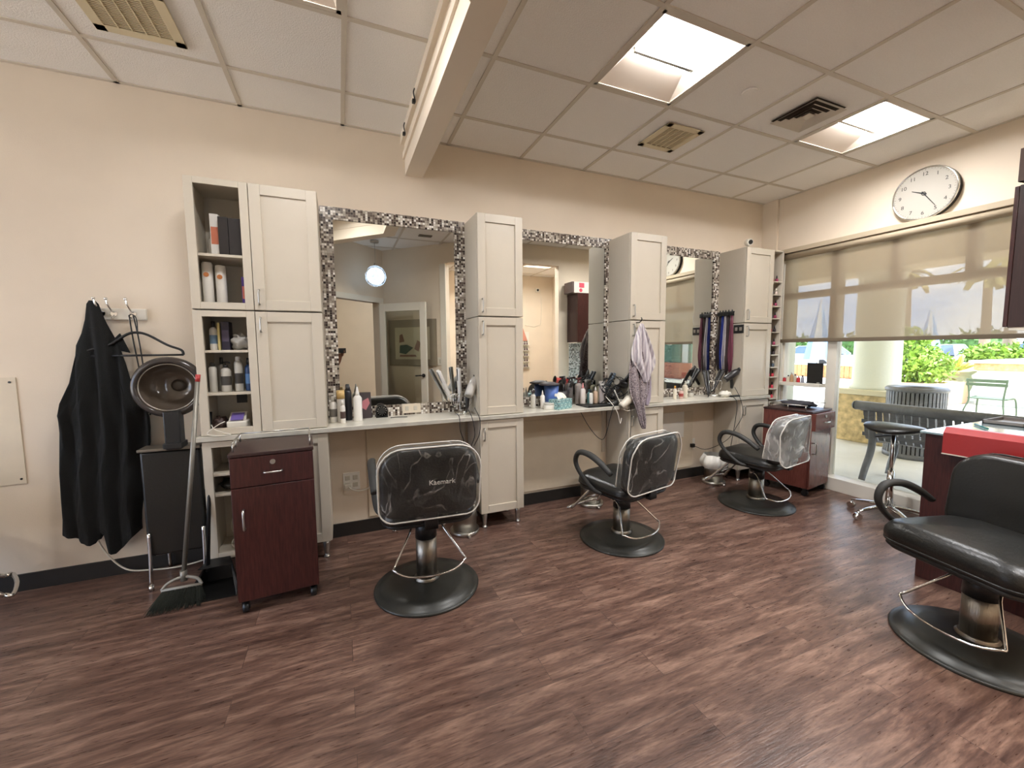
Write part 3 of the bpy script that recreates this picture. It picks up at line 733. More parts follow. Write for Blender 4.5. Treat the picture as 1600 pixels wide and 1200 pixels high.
    if footrest:
        zf = .155+lift*.6
        m = MB()
        for s in (-1, 1): m.tube([(s*.09, .16, zs-.035), (s*.10, .20, zs-.06), (s*.14, .36, zf), (s*.145, .38, zf-.012)], .0105, 8, sub=3)
        m.tube([(-.145, .38, zf-.012), (-.16, .405, zf-.02), (0, .42, zf-.02), (.16, .405, zf-.02), (.145, .38, zf-.012)], .0105, 8, sub=3)
        m.cyl((-.125, .30, zf+.07), (.125, .30, zf+.07), .008, seg=10); part('footrest', m, M_chrome, t)
    return t
c1 = salon_chair('plastic-covered black salon chair with its back to the camera, below the left mirror', .085, loc=(.425, -.90, 0), rz=math.radians(-4))
c2 = salon_chair('black salon chair in clear plastic cover in the middle of the row', 0, loc=(1.86, -.86, 0), rz=math.radians(12))
c3 = salon_chair('black salon chair with loose plastic cover in front of the window cart', -.0, loose=True, loc=(3.37, -.80, 0), rz=math.radians(10))
c4 = salon_chair('uncovered black salon chair in the right foreground, facing into the room', .02, cover=False, loc=(2.655, -2.42, 0), rz=math.radians(76), hw=.58, footrest=False, kick=-1, th_=.14)
c5 = salon_chair('salon chair of which only a chrome footrest shows at the left edge', .0, cover=False, loc=(-2.05, -.40, 0), rz=math.radians(-62))
text('Kaemark', .036, M_pipe, c1, Matrix.Translation((.045, -.366, .735)) @ Matrix.Rotation(PI/2+math.radians(8), 4, 'X'), 'logo_script')

# ================================================================ OUTSIDE
M_conc = mat('pavement', (206, 202, 192), .85, bump=.1, var=.08, vscale=2)
M_stucco = mat('stucco_white', (226, 228, 214), .9, bump=.3, bscale=40)
M_coral = mat('coral_stone', (206, 180, 132), .9, bump=1, bscale=14, var=.35, vscale=14)
M_benchm = mat('bench_grey_metal', (112, 112, 114), .45, .2, var=.15, vscale=20)
M_leaf = mat('leaf_green', (126, 158, 54), .55, var=.35, vscale=3)
M_leafd = mat('leaf_dark', (70, 108, 44), .6, var=.4, vscale=3)
M_leafy = mat('leaf_yellow', (196, 178, 60), .6, var=.3, vscale=4)
M_wood = mat('cedar_slats', (206, 146, 96), .7, var=.25, vscale=12)
b = MB(); b.box(4.5, 60, -40, 50, -.12, -.02); struct('ground', b, M_conc)
b = MB(); b.box(4.54, 7.62, -12, 14, 3.02, 3.3); b.box(6.98, 7.6, -12, 14, 2.46, 3.02); struct('arcade_roof', b, mat('fascia_cream', (222, 205, 176), .8))
b = MB(); b.box(4.54, 4.62, -.26, 4, 0, 3.02); b.box(4.54, 4.62, -12, -2.5, 0, 3.02); b.box(4.54, 4.62, -2.5, -.26, 2.42, 3.02); b.box(4.62, 4.80, -.17, -.05, 0, 3.02); struct('facade', b, M_stucco)
def column(y, label):
    t = thing('arcade_column', label, 'column', (7.29, y, -.02), 0, 'columns of the covered walk')
    m = MB(); m.box(-.31, .31, -.31, .31, 0, .70, .01); part('stone_base', m, M_coral, t, 'pitted tan coral stone base')
    m = MB(); m.box(-.34, .34, -.34, .34, .70, .78, .012); part('base_cap', m, mat('cast_stone', (222, 212, 182), .8, bump=.3), t)
    m = MB(); m.lathe([(.30, .78), (.30, .82), (.275, .86), (.265, 2.4), (.30, 2.44), (.30, 2.48)], (0, 0, 0), 40); part('shaft', m, M_stucco, t)
    return t
column(.24, 'round white column on a coral stone base outside the window')
# bench
t = thing('park_bench', 'grey perforated metal bench just outside the window', 'bench', (5.15, -1.6, -.02))
m = MB(); m.cyl((5.07, -2.55, .765), (5.07, -.66, .765), .048, seg=20); m.cyl((5.07, -.66, .765), (5.07, -.64, .765), .05, .04, seg=20); wpart('top_roll', m, M_benchm, t)
def bprof(k):  # back then seat profile in x,z
    pts = [(5.08, .73), (5.10, .66), (5.12, .55), (5.13, .47), (5.16, .41), (5.24, .385), (5.36, .40), (5.48, .43), (5.58, .43), (5.63, .40)]
    return pts
m = MB(); pf = bprof(0)
y = -.72
while y > -2.5:
    for (xa, za), (xb, zb_) in zip(pf, pf[1:]):
        m.quad((xa, y, za), (xa, y-.046, za), (xb, y-.046, zb_), (xb, y, zb_))
    y -= .058
for za in (.73, .60, .46):
    xa = 5.08+(.73-za)*.2; m.box(xa-.003, xa+.004, -2.52, -.70, za-.02, za+.02)
m.box(5.28, 5.33, -2.52, -.70, .385, .392); m.box(5.5, 5.56, -2.52, -.70, .425, .435)
sl = wpart('slats', m, M_benchm, t)
md = sl.modifiers.new('s', 'SOLIDIFY'); md.thickness = .005
for yy in (-.80, -2.42):
    m = MB(); m.tube([(5.07, yy, .74), (5.09, yy, .55), (5.12, yy, .42), (5.10, yy, .28), (5.02, yy, .12), (4.97, yy, -.0)], [.03, .03, .034, .034, .032, .03], 8, flat=.6); wpart('leg', m, M_benchm, t)
    m = MB(); m.tube([(5.14, yy, .40), (5.35, yy, .37), (5.55, yy, .36), (5.56, yy, .25), (5.50, yy, .12), (5.46, yy, .0)], [.03, .03, .034, .034, .032, .03], 8, flat=.6); wpart('leg', m, M_benchm, t)
# litter bin
t = thing('litter_bin', 'round slatted grey litter bin outside beside the column', 'litter bin', (6.7, -.475, -.02))
m = MB()
for i in range(44):
    a = 2*PI*i/44; c, s_ = math.cos(a), math.sin(a); w_ = .014
    m.prism([(c*.275-s_*w_, s_*.275+c*w_, .05), (c*.275+s_*w_, s_*.275-c*w_, .05), (c*.281+s_*w_, s_*.281-c*w_, .05), (c*.281-s_*w_, s_*.281+c*w_, .05)], (0, 0, .80))
part('slats', m, M_benchm, t)
m = MB(); m.lathe([(.285, .0), (.285, .06), (.27, .06), (.27, 0)]); m.lathe([(.295, .84), (.30, .87), (.275, .895), (.17, .88), (.16, .80), (.14, .80)], (0, 0, 0), 36); part('rim', m, M_benchm, t)
m = MB(); m.lathe([(.24, .05), (.25, .82)], (0, 0, 0), 30); part('liner', m, M_rubber, t)
# green chair
t = thing('patio_chair', 'green metal slatted patio chair beyond the bench', 'chair', (10.9, .22, -.02))
M_grn = mat('chair_green', (70, 86, 62), .45)
for k, (xz) in enumerate(((-.16, .74), (-.155, .67))):
    m = MB(); m.box(-.18, -.165, -.26, .26, xz[1], xz[1]+.055, .003); part('back_slat', m, M_grn, t)
m = MB(); m.box(-.15, .25, -.24, .24, .43, .447, .005); part('seat', m, M_grn, t)
for sy in (-1, 1):
    m = MB(); m.tube([(-.17, sy*.25, .80), (-.15, sy*.215, .44), (-.22, sy*.25, .22), (-.25, sy*.27, 0)], .013, 8); part('rear_leg', m, M_grn, t)
    m = MB(); m.tube([(-.12, sy*.235, .44), (.22, sy*.235, .44), (.28, sy*.25, .25), (.30, sy*.25, 0)], .013, 8); part('front_leg', m, M_grn, t)
# big pot
def foliage(mb, n, fn, size, seed=1):
    rnd = random.Random(seed)
    for _ in range(n):
        c = fn(rnd); d = Vector((rnd.uniform(-1, 1), rnd.uniform(-1, 1), rnd.uniform(-.4, 1))).normalized(); s_ = d.orthogonal().normalized()
        s_ = (Matrix.Rotation(rnd.uniform(0, 6.28), 3, d) @ s_); l = size*rnd.uniform(.6, 1.3); q = d.cross(s_)
        mb.quad(c, c+s_*l*.5+q*l*.28, c+s_*l*1.1, c+s_*l*.5-q*l*.28)
def ell(cx, cy, cz, rx, ry, rz):
    def f(rnd):
        while True:
            v = Vector((rnd.uniform(-1, 1), rnd.uniform(-1, 1), rnd.uniform(-1, 1)))
            if .25 < v.length < 1: return Vector((cx+v.x*rx, cy+v.y*ry, cz+v.z*rz))
    return f
t = thing('planter_urn', 'large pale stone urn with spiky yellow-green fern', 'planter', (14.6, 2.05, -.02))
m = MB(); m.lathe([(.20, 0), (.24, .05), (.33, .35), (.34, .52), (.30, .62), (.30, .66), (.38, .73), (.40, .77), (.34, .77), (.28, .70), (0, .68)], (0, 0, 0), 32); part('urn', m, mat('urn_stone', (206, 202, 172), .8, bump=.2), t)
m = MB(); rnd = random.Random(4)
for i in range(46):
    a = rnd.uniform(0, 6.28); l = rnd.uniform(.3, .55); el = rnd.uniform(.5, 1.3); d = Vector((math.cos(a)*math.cos(el), math.sin(a)*math.cos(el), math.sin(el)))
    m.tube([Vector((0, 0, .72))+d*.05, Vector((0, 0, .72))+d*l*.6, Vector((0, 0, .70))+d*l], [.02, .035, .006], 5, sub=2)
part('fern', m, mat('fern_yellow', (188, 182, 92), .6, var=.3), t)
# planter with big bush
t = thing('shrub_planter', 'low tan planter with a big bright green bush right of the column', 'planter', (13.2, 2.2, -.02))
m = MB(); m.box(-.7, .9, -.62, 1.1, 0, .52, .02); part('planter_wall', m, mat('terracotta_wall', (218, 176, 142), .85, bump=.3), t)
m = MB(); 
foliage(m, 2400, ell(0, .30, 1.05, .75, .62, .85), .12, 2); foliage(m, 900, ell(-.1, -.25, .85, .6, .42, .5), .11, 3); part('foliage', m, M_leaf, t)
m = MB(); rnd = random.Random(3)
for i in range(9): m.tube([(rnd.uniform(-.3, .3), rnd.uniform(-.3, .5), .5), (rnd.uniform(-.5, .5), rnd.uniform(-.4, .6), 1.1)], .015, 5)
part('stems', m, mat('bark', (96, 80, 60), .9), t)
# raised stone planter with wide top
t = thing('raised_planter', 'raised planter of coral stone blocks over a pale green wall', 'planter', (15, -.3, -.02))
m = MB(); m.box(-1, 3, -2.5, 1.75, 0, .82, .01); part('wall', m, mat('pale_green_wall', (206, 222, 208), .8), t)
m = MB(); m.box(-1.03, 3, -2.55, 1.8, .82, .98, .02); part('stone_blocks', m, M_coral, t)
m = MB(); m.box(-1.1, 3, -2.6, 1.88, .98, 1.05, .02); part('cap', m, M_stucco, t)
t = thing('slatted_planter', 'cedar slatted planter box behind the green chair, right edge', 'planter', (12.0, -.75, -.02))
m = MB()
for i in range(9): m.box(-.3, -.27, -.55+i*.125, -.55+i*.125+.115, .0, .42, .004)
for i in range(5): m.box(-.27+i*.12, -.27+i*.12+.11, .545, .575, 0, .42, .004)
m.box(-.27, .3, -.55, .545, 0, .36); part('slats', m, M_wood, t)
m = MB(); m.tube([(-.35, -.62, .3), (-.35, -.45, .5), (-.35, -.2, .50), (-.35, -.02, .34)], .03, 8); part('arm_rail', m, mat('rail_mauve', (128, 112, 112), .5), t)
# far hedges in planters
def hedge(x, y, w_, d_, h_, top, mm, label, seed):
    t = thing('hedge_planter', label, 'planter', (x, y, -.02), 0, 'far hedge planters')
    m = MB(); m.box(-d_/2, d_/2, -w_/2, w_/2, 0, h_, .02); part('planter_wall', m, mat('weathered_wall', (176, 164, 150), .85, bump=.3), t)
    m = MB(); foliage(m, 1300, ell(0, 0, h_+top*.45, d_*.5, w_*.52, top*.6), .16, seed); part('foliage', m, mm, t)
hedge(21, 3.35, 1.7, 1.2, .80, .62, M_leaf, 'far planter with a rounded green hedge', 11)
hedge(21, 1.3, 1.8, 1.2, .78, .50, M_leafy, 'far planter with yellow flowering hedge at the right', 12)
hedge(19, 5.5, 1.5, 1.0, .5, .75, M_leafd, 'far planter with dark green hedge behind the bush', 13)
# cedar fence planter left
t = thing('cedar_planter', 'long low cedar planter seen through the left panes', 'planter', (20.6, 9, -.02))
m = MB()
for i in range(36): m.box(-.3, -.27, -3.6+i*.2, -3.6+i*.2+.185, .02, .55, .004)
m.box(-.27, .3, -3.6, 3.6, 0, .52); part('slats', m, M_wood, t)
m = MB(); m.box(-.36, .36, -3.65, 3.65, .55, .60, .01); part('cap', m, M_stucco, t)
# umbrellas (closed)
def brolly(x, y, h_, zb_, r_, label, seed):
    t = thing('closed_umbrella', label, 'umbrella', (x, y, -.02), 0, 'closed patio umbrellas')
    m = MB(); n = 40
    def fn(u, v):
        a = 2*PI*u; k = v; rr = (.03+(r_)*(1-k)**.9)*(1+.22*math.cos(8*a)*(1-k))
        return Vector((rr*math.cos(a), rr*math.sin(a), zb_+(h_-zb_)*k))
    m.grid(fn, n, 12, True, True); part('canopy', m, stripe, t)
    m = MB(); m.cyl((0, 0, 0), (0, 0, h_+.05), .022, seg=10); m.lathe([(.28, 0), (.28, .05), (.05, .09), (.04, .3), (0, .3)]); part('pole', m, M_satin, t)
stripe = bpy.data.materials.new('umbrella_stripe'); stripe.use_nodes = True
n_ = stripe.node_tree; b_ = n_.nodes['Principled BSDF']; b_.inputs['Roughness'].default_value = .8
tc = n_.nodes.new('ShaderNodeTexCoord'); sx = n_.nodes.new('ShaderNodeSeparateXYZ'); at = n_.nodes.new('ShaderNodeMath'); at.operation = 'ARCTAN2'
mu = n_.nodes.new('ShaderNodeMath'); mu.operation = 'MULTIPLY'; mu.inputs[1].default_value = 4; sn = n_.nodes.new('ShaderNodeMath'); sn.operation = 'SINE'; gt = n_.nodes.new('ShaderNodeMath'); gt.operation = 'GREATER_THAN'; gt.inputs[1].default_value = 0
mi = n_.nodes.new('ShaderNodeMix'); mi.data_type = 'RGBA'; mi.inputs[6].default_value = lin((130, 176, 226)); mi.inputs[7].default_value = lin((214, 222, 232))
for a_, c_ in ((tc.outputs['Object'], sx.inputs[0]), (sx.outputs[1], at.inputs[0]), (sx.outputs[0], at.inputs[1]), (at.outputs[0], mu.inputs[0]), (mu.outputs[0], sn.inputs[0]), (sn.outputs[0], gt.inputs[0]), (gt.outputs[0], mi.inputs[0]), (mi.outputs[2], b_.inputs['Base Color'])):
    n_.links.new(a_, c_)
brolly(16, 6.15, 3.05, .95, .36, 'closed blue and white umbrella seen through the left pane', 1)
brolly(20, 4.75, 2.75, 1.1, .30, 'closed blue and white umbrella further away, right of the column', 2)
# cars
M_tyre = mat('tyre', (40, 40, 42), .8); M_cglass = mat('car_glass', (70, 92, 110), .1, spec=.8)
def car(x, y, rz, col, label):
    t = thing('parked_car', label, 'car', (x, y, -.02), rz, 'cars parked beyond the planters')
    m = MB(); prof = [(-2.2, .35), (-2.2, .75), (-2.05, .90), (-1.0, .98), (1.0, .98), (2.0, .85), (2.25, .70), (2.25, .35)]
    m.prism([(u, -.85, v) for u, v in prof], (0, 1.7, 0)); bmesh.ops.bevel(m.bm, geom=m.bm.edges[:], offset=.06, segments=2, affect='EDGES'); part('body', m, mat('car_paint_%s' % col[0], col[1], .25, coat=.5), t)
    m = MB(); a = [(-1.75, -.80), (1.15, -.80), (1.15, .80), (-1.75, .80)]; c = [(-1.25, -.62), (.35, -.62), (.35, .62), (-1.25, .62)]
    A = [(u, v, .97) for u, v in a]; B = [(u, v, 1.43) for u, v in c]
    for i in range(4): m.quad(A[i], A[(i+1) % 4], B[(i+1) % 4], B[i])
    part('windows', m, M_cglass, t)
    m = MB(); m.box(-1.27, .37, -.64, .64, 1.42, 1.46, .02)
    for i in range(4): m.tube([A[i], B[i]], .035, 6)
    for s_ in (-1, 1): m.tube([(-.45, s_*.80, .97), (-.45, s_*.62, 1.43)], .03, 6)
    part('roof', m, MATS['car_paint_%s' % col[0]], t)
    for u in (-1.4, 1.4):
        for v in (-.85, .68):
            m = MB(); m.cyl((u, v, .33), (u, v+.18, .33), .33, seg=20); m.cyl((u, v-.005, .33), (u, v+.185, .33), .18, seg=12); part('wheel', m, M_tyre, t)
car(27, 13.0, math.radians(80), ('silver', (170, 190, 206)), 'silver blue car parked furthest left, behind the umbrella')
car(32, 10.4, math.radians(100), ('teal', (120, 168, 190)), 'pale teal car seen left of the column')
car(27, 7.0, math.radians(8), ('white', (226, 230, 234)), 'white car parked right of the column above the bush')
car(28, 4.2, math.radians(0), ('blue', (120, 150, 190)), 'light blue car parked beyond the green hedge')
car(28, 1.6, math.radians(3), ('grey', (150, 168, 186)), 'grey blue car parked beyond the yellow hedge')
# palms and tree line
def palm(x, y, h_, label, seed):
    t = thing('palm_tree', label, 'tree', (x, y, -.02), 0, 'palms beyond the car park'); rnd = random.Random(seed)
    m = MB(); m.tube([(0, 0, 0), (.05, 0, h_*.5), (0, .05, h_)], [.20, .15, .13], 10); part('trunk', m, mat('palm_trunk', (150, 132, 112), .9), t)
    m = MB()
    for i in range(15):
        a = rnd.uniform(0, 6.28); l = rnd.uniform(.8, 1.3); dr = rnd.uniform(.2, 1.6); d = Vector((math.cos(a), math.sin(a), 0))
        pts = [Vector((0, .05, h_))+d*l*s_+Vector((0, 0, dr*.5*s_-1.0*s_*s_)) for s_ in (0, .3, .6, 1)]
        for p_, q_ in zip(pts, pts[1:]):
            sd_ = Vector((-d.y, d.x, 0))*.16; m.quad(p_-sd_, p_+sd_-Vector((0, 0, .06)), q_+sd_*.7-Vector((0, 0, .06)), q_-sd_*.7)
    part('fronds', m, mat('palm_green', (150, 140, 80), .7), t)
palm(24, 7.2, 4.7, 'palm seen through the shade right of the column', 1); palm(25, 5.0, 4.6, 'palm in the middle of the shade', 2); palm(22, 3.4, 4.4, 'palm nearest the dark wall cupboard', 3)
rnd = random.Random(9)
for i in range(9):
    t = thing('distant_tree', 'round tree in the line behind the parked cars', 'tree', (44+rnd.uniform(-2, 2), 2.0+i*4.3, -.02), 0, 'tree line behind the cars')
    hh = rnd.uniform(2.0, 2.9)
    m = MB(); foliage(m, 420, ell(0, 0, hh*.6, 1.6, 2.1, hh*.42), .5, i+40); m.ball((0, 0, hh*.58), 1.2, 1, 1.35, hh*.3); part('crown', m, M_leafd, t)
    m = MB(); m.cyl((0, 0, 0), (0, 0, hh*.5), .12, seg=8); part('trunk', m, mat('bark', (96, 80, 60), .9), t)

# shop front across the pavement, only seen reflected in the right mirror
t = thing('shop_front', 'shop front with green doors over a brick base, reflected in the right mirror', 'building', (14.3, -11.5, -.02))
m = MB(); m.box(-.1, .4, -5, 5.5, 0, 4.2); part('wall', m, mat('shop_wall', (206, 212, 206), .8), t)
m = MB(); m.box(-.2, -.1, -5, 5.5, 0, .72, .01); part('brick_base', m, mat('brick_orange', (176, 104, 78), .85, bump=.6, bscale=20, var=.25), t)
for yy in (-3.6, -1.8, 0, 1.8, 3.6):
    m = MB(); m.box(-.16, -.1, yy-.7, yy+.7, .74, 2.6, .01); d_ = part('door', m, mat('shop_green', (62, 104, 82), .4), t)
    m = MB(); m.tube([(-.17, yy+.22*math.cos(2*PI*i/20), 1.75+.22*math.sin(2*PI*i/20)) for i in range(20)], .03, 6, closed=True, sub=1); part('ring_sign', m, M_stucco, d_)

# ================================================================ DESK SIDE (right edge) AND THE REFLECTED END OF THE ROOM
M_dglasst = mat('desk_glass_top', (150, 172, 176), .06, spec=.9, coat=1)  # pale blue base colour paints in the sky mirrored on the glass
t = thing('manicure_counter', 'mahogany counter with glass top at the right edge, behind the front chair', 'counter', (3.7, -2.23, 0))
m = MB(); m.box(3.165, 4.20, -2.478, -1.985, 0, .875, .003); wpart('body', m, M_maho, t)
m = MB(); m.box(3.15, 4.22, -2.480, -1.965, .877, .889, .002); wpart('glass_top', m, M_dglasst, t, 'glass top with the reflected blue of the sky in its colour')
m = MB(); m.prism([(3.10, -2.085, .79), (3.10, -2.085, .905), (3.125, -2.085, .935), (3.16, -2.085, .935), (3.16, -2.085, .79)], (0, -.40, 0)); wpart('red_panel', m, M_red, t, 'thick red panel along the end of the counter')
m = MB(); m.box(3.098, 3.163, -2.486, -2.084, .784, .789); wpart('panel_trim', m, M_trim, t)
t = thing('serving_tray', 'grey tray on the glass top of the counter at the right edge', 'tray', (3.95, -2.09, .8895), 0)
m = MB(); m.box(-.14, .14, -.09, .09, 0, .004); 
for a_ in ((-.14, .14, -.09, -.084), (-.14, .14, .084, .09), (-.14, -.134, -.09, .09), (.134, .14, -.09, .09)): m.box(*a_, 0, .022)
part('tray', m, mat('tray_grey', (138, 130, 124), .4), t)
m = MB(); m.cyl((3.52, -2.12, .896), (3.66, -2.02, .896), .006, seg=8); single('cuticle_brush', m, mat('teal_plastic', (60, 120, 120), .4), 'thin teal brush lying on the counter glass behind the red panel', 'brush')
# wall cupboard
t = thing('wall_cupboard', 'dark wood wall cupboard hanging at the top right edge', 'cupboard', (3.66, -2.345, 1.485))
m = MB(); m.box(3.365, 3.95, -2.495, -2.205, 1.485, 2.235, .002); wpart('body', m, M_dark, t)
for xa, xb, hx in ((3.367, 3.656, 3.63), (3.659, 3.948, 3.685)):
    m = MB(); m.box(xa, xb, -2.203, -2.186, 1.488, 2.232, .002); d = wpart('door', m, M_maho, t)
    m = MB(); m.tube([(hx, -2.186, 1.56), (hx, -2.165, 1.565), (hx, -2.165, 1.64), (hx, -2.186, 1.645)], .005, 6, sub=2); wpart('handle', m, M_satin, d)
m = MB(); m.box(3.37, 3.94, -2.49, -2.21, 1.470, 1.485); wpart('light_rail', m, M_trim, t)
t = thing('supply_carton', 'white and pink cardboard box on top of the dark wall cupboard', 'box', (3.44, -2.34, 2.2352))
m = MB(); m.box(-.15, .15, -.12, .12, 0, .165, .002); part('carton', m, mat('carton_white', (226, 220, 208), .6), t)
m = MB(); m.box(-.151, .151, -.02, .02, 0, .1665); m.box(-.152, -.12, -.1215, .1215, .0, .165); part('dark_edge', m, mat('carton_brown', (84, 66, 58), .6), t)
m = MB(); m.box(-.03, .06, .1205, .1225, .08, .15); m.cyl((.0, .1205, .04), (.0, .123, .04), .028); part('pink_print', m, mat('pink_print', (206, 78, 96), .6), t)
# mosaic splashback and shelf light
m = MB(); m.box(3.40, XW-.01, -2.499, -2.488, .89, 1.47); single('splashback', m, M_mosaicw, 'white mosaic tile splashback under the dark wall cupboard', 'splashback')
# glazed door leaf standing open
hp = Vector((.61, -3.52, 0)); ep = Vector((1.215, -2.97, 0)); dd = (ep-hp).normalized(); W_ = (ep-hp).length; rz = math.atan2(dd.y, dd.x)
t = thing('door_3', 'white framed glass door standing open, seen in the left mirror', 'door', tuple(hp), rz)
t['kind'] = 'structure'
st = .10
m = MB(); m.box(0, st, -.02, .02, .01, 2.10, .003); m.box(W_-st, W_, -.02, .02, .01, 2.10, .003); m.box(st, W_-st, -.02, .02, 1.98, 2.10, .003); m.box(st, W_-st, -.02, .02, .01, .22, .003); part('door_frame', m, M_trim, t)
m = MB(); m.box(st, W_-st, -.003, .003, .22, 1.98); part('door_pane', m, M_dglass, t)
for s_ in (-1, 1):
    m = MB(); m.cyl((W_-.05, s_*.02, 1.0), (W_-.05, s_*.032, 1.0), .028, seg=18); m.tube([(W_-.05, s_*.03, 1.0), (W_-.05, s_*.06, 1.0), (W_-.10, s_*.065, 1.0), (W_-.17, s_*.06, .995)], .009, 8, sub=3); part('door_handle', m, M_blackp, t)
# framed picture on the diagonal wall, switch
def on_se(s_, z, off=0):  # along the diagonal wall from the corner K
    d = Vector((1.50-.686, -2.92+3.719, 0)).normalized(); n_ = Vector((-d.y, d.x, 0)); return Vector((K[0], K[1], 0))+d*s_+n_*off+Vector((0, 0, z))
def se_box(s0, s1, z0, z1, o0, o1):
    m = MB(); m.prism([on_se(s0, z0, o0), on_se(s1, z0, o0), on_se(s1, z1, o0), on_se(s0, z1, o0)], on_se(0, 0, o1)-on_se(0, 0, o0)); return m
org = on_se(.52, 1.14, 0)
t = thing('framed_print', 'framed print with a wide taupe mat, behind the glass door in the mirror', 'picture', tuple(org))
m = se_box(.10, .98, 1.14, 1.86, .001, .02); wpart('frame', m, mat('taupe_mat', (150, 138, 118), .6), t)
m = se_box(.22, .86, 1.24, 1.74, .020, .022); wpart('paper', m, mat('print_paper', (206, 196, 170), .6), t)
m = MB()
cpt = lambda s_, z: on_se(s_, z, .0225)
dv_ = on_se(0, 0, .002)-on_se(0, 0, 0)
m.prism([cpt(.30, 1.34), cpt(.42, 1.32), (cpt(.56, 1.42)), cpt(.44, 1.47), cpt(.31, 1.46)], dv_); wpart('green_shape', m, mat('ink_green', (60, 84, 72), .7), t)
m = MB(); m.prism([cpt(.58, 1.40), cpt(.66, 1.36), cpt(.70, 1.50), cpt(.64, 1.54)], dv_); m.prism([cpt(.30, 1.50), cpt(.40, 1.52), cpt(.36, 1.64), cpt(.31, 1.62)], dv_); m.prism([cpt(.30, 1.28), cpt(.62, 1.28), cpt(.60, 1.31), cpt(.31, 1.31)], dv_); wpart('brown_shapes', m, mat('ink_brown', (140, 104, 88), .7), t)
t = thing('light_switch', 'white wall switch beside the framed print, seen in the left mirror', 'light switch', tuple(on_se(1.03, 1.15, 0)))
m = se_box(.99, 1.07, 1.15, 1.27, .001, .007); wpart('plate', m, M_trim, t)
m = se_box(1.015, 1.045, 1.18, 1.24, .007, .011); wpart('rocker', m, M_whitein, t)
# globe pendant
t = thing('pendant_lamp', 'glowing crinkled globe pendant lamp reflected in the left mirror', 'lamp', (.53, -3.117, 2.31))
m = MB(); m.lathe([(.06, H-2.31-.03), (.06, H-2.31-.001)], (0, 0, 0), 20); part('ceiling_rose', m, M_satin, t)
m = MB(); m.cyl((0, 0, .30), (0, 0, H-2.31-.03), .003, seg=6); m.lathe([(.02, .28), (.02, .32), (.008, .34)], (0, 0, 0), 12); part('cord', m, M_satin, t)
m = MB(); m.ball((0, 0, .148), .125, seg=24, rings=14); part('glowing_core', m, mat('globe_glow', (190, 214, 240), .5, emit=.9), t)
m = MB(); rnd = random.Random(5)
for k in range(70):
    a = Vector((rnd.gauss(0, 1), rnd.gauss(0, 1), rnd.gauss(0, 1))).normalized(); b2 = a.orthogonal().normalized(); c2_ = a.cross(b2); ph = rnd.uniform(0, 6.28); r2 = rnd.uniform(.05, .148); hgt = math.sqrt(max(0, .148**2-r2*r2))
    m.tube([a*hgt+(b2*math.cos(ph+q)+c2_*math.sin(ph+q))*r2+Vector((0, 0, .148)) for q in (0, .5, 1.0, 1.5)], .0022, 4, sub=2)
part('wire_shell', m, mat('frosted_wire', (200, 214, 232), .3, emit=.35), t)
# ceiling register seen in the left mirror, rack and camera in the back room
m = MB(); m.box(1.07, 1.25, -2.64, -2.55, H-.012, H-.001, .002); single('ceiling_grille', m, mat('grille_grey', (120, 112, 98), .6), 'small dark ceiling grille reflected at the top of the left mirror', 'grille')
t = thing('product_rack', 'wall rack with rows of small dark bottles in the back room', 'rack', (3.62, -4.87, .95))
m = MB(); m.box(3.40, 3.84, -4.948, -4.94, .95, 1.75, .002)
for z in (1.0, 1.12, 1.24, 1.36, 1.48): m.box(3.40, 3.84, -4.94, -4.88, z-.008, z)
wpart('frame', m, M_trim, t)
prot = None; rnd = random.Random(2)
cols_ = [(70, 30, 34), (40, 34, 40), (120, 40, 50), (60, 50, 60)]
for z in (1.0, 1.12, 1.24, 1.36, 1.48):
    for i in range(7):
        if prot is None:
            prot = thing('polish_bottle', 'small dark polish bottle on the back room wall rack', 'bottle', (3.45+i*.055, -4.91, z), 0, 'polish bottles on the back room rack')
            m = MB(); m.lathe([(.014, 0), (.016, .005), (.016, .035), (.006, .042), (.006, .045)], (0, 0, 0), 10); part('glass', m, mat('polish_dark', (70, 34, 40), .2), prot)
            m = MB(); m.cyl((0, 0, .044), (0, 0, .08), .008, .007, 10); part('cap', m, M_blackp, prot)
        else: dup(prot, (3.45+i*.055, -4.91, z))
m = MB(); m.tube([(3.62, -4.93, 1.75), (3.62, -4.9, 1.90), (3.55, -4.92, 1.98)], .006, 6); m.prism([(3.42, -4.935, 1.56), (3.80, -4.935, 1.56), (3.66, -4.935, 1.92), (3.58, -4.935, 1.92)], (0, .01, 0)); single('hanging_poster', m, mat('poster_salmon', (206, 140, 118), .7), 'salmon coloured poster hanging above the back room rack', 'poster')
t = thing('wall_camera', 'small black and white camera high on the back room wall', 'camera', (4.05, -4.92, 2.62))
m = MB(); m.box(-.05, .05, -.028, .0, 0, .09, .008); m.tube([(.05, -.02, .05), (.08, -.024, .02), (.08, -.024, -.7), (-.3, -.024, -.72)], .005, 6, sub=2); part('housing', m, M_trim, t)
m = MB(); m.cyl((0, 0, .045), (0, .012, .045), .024, seg=18); part('lens', m, M_blackp, t)

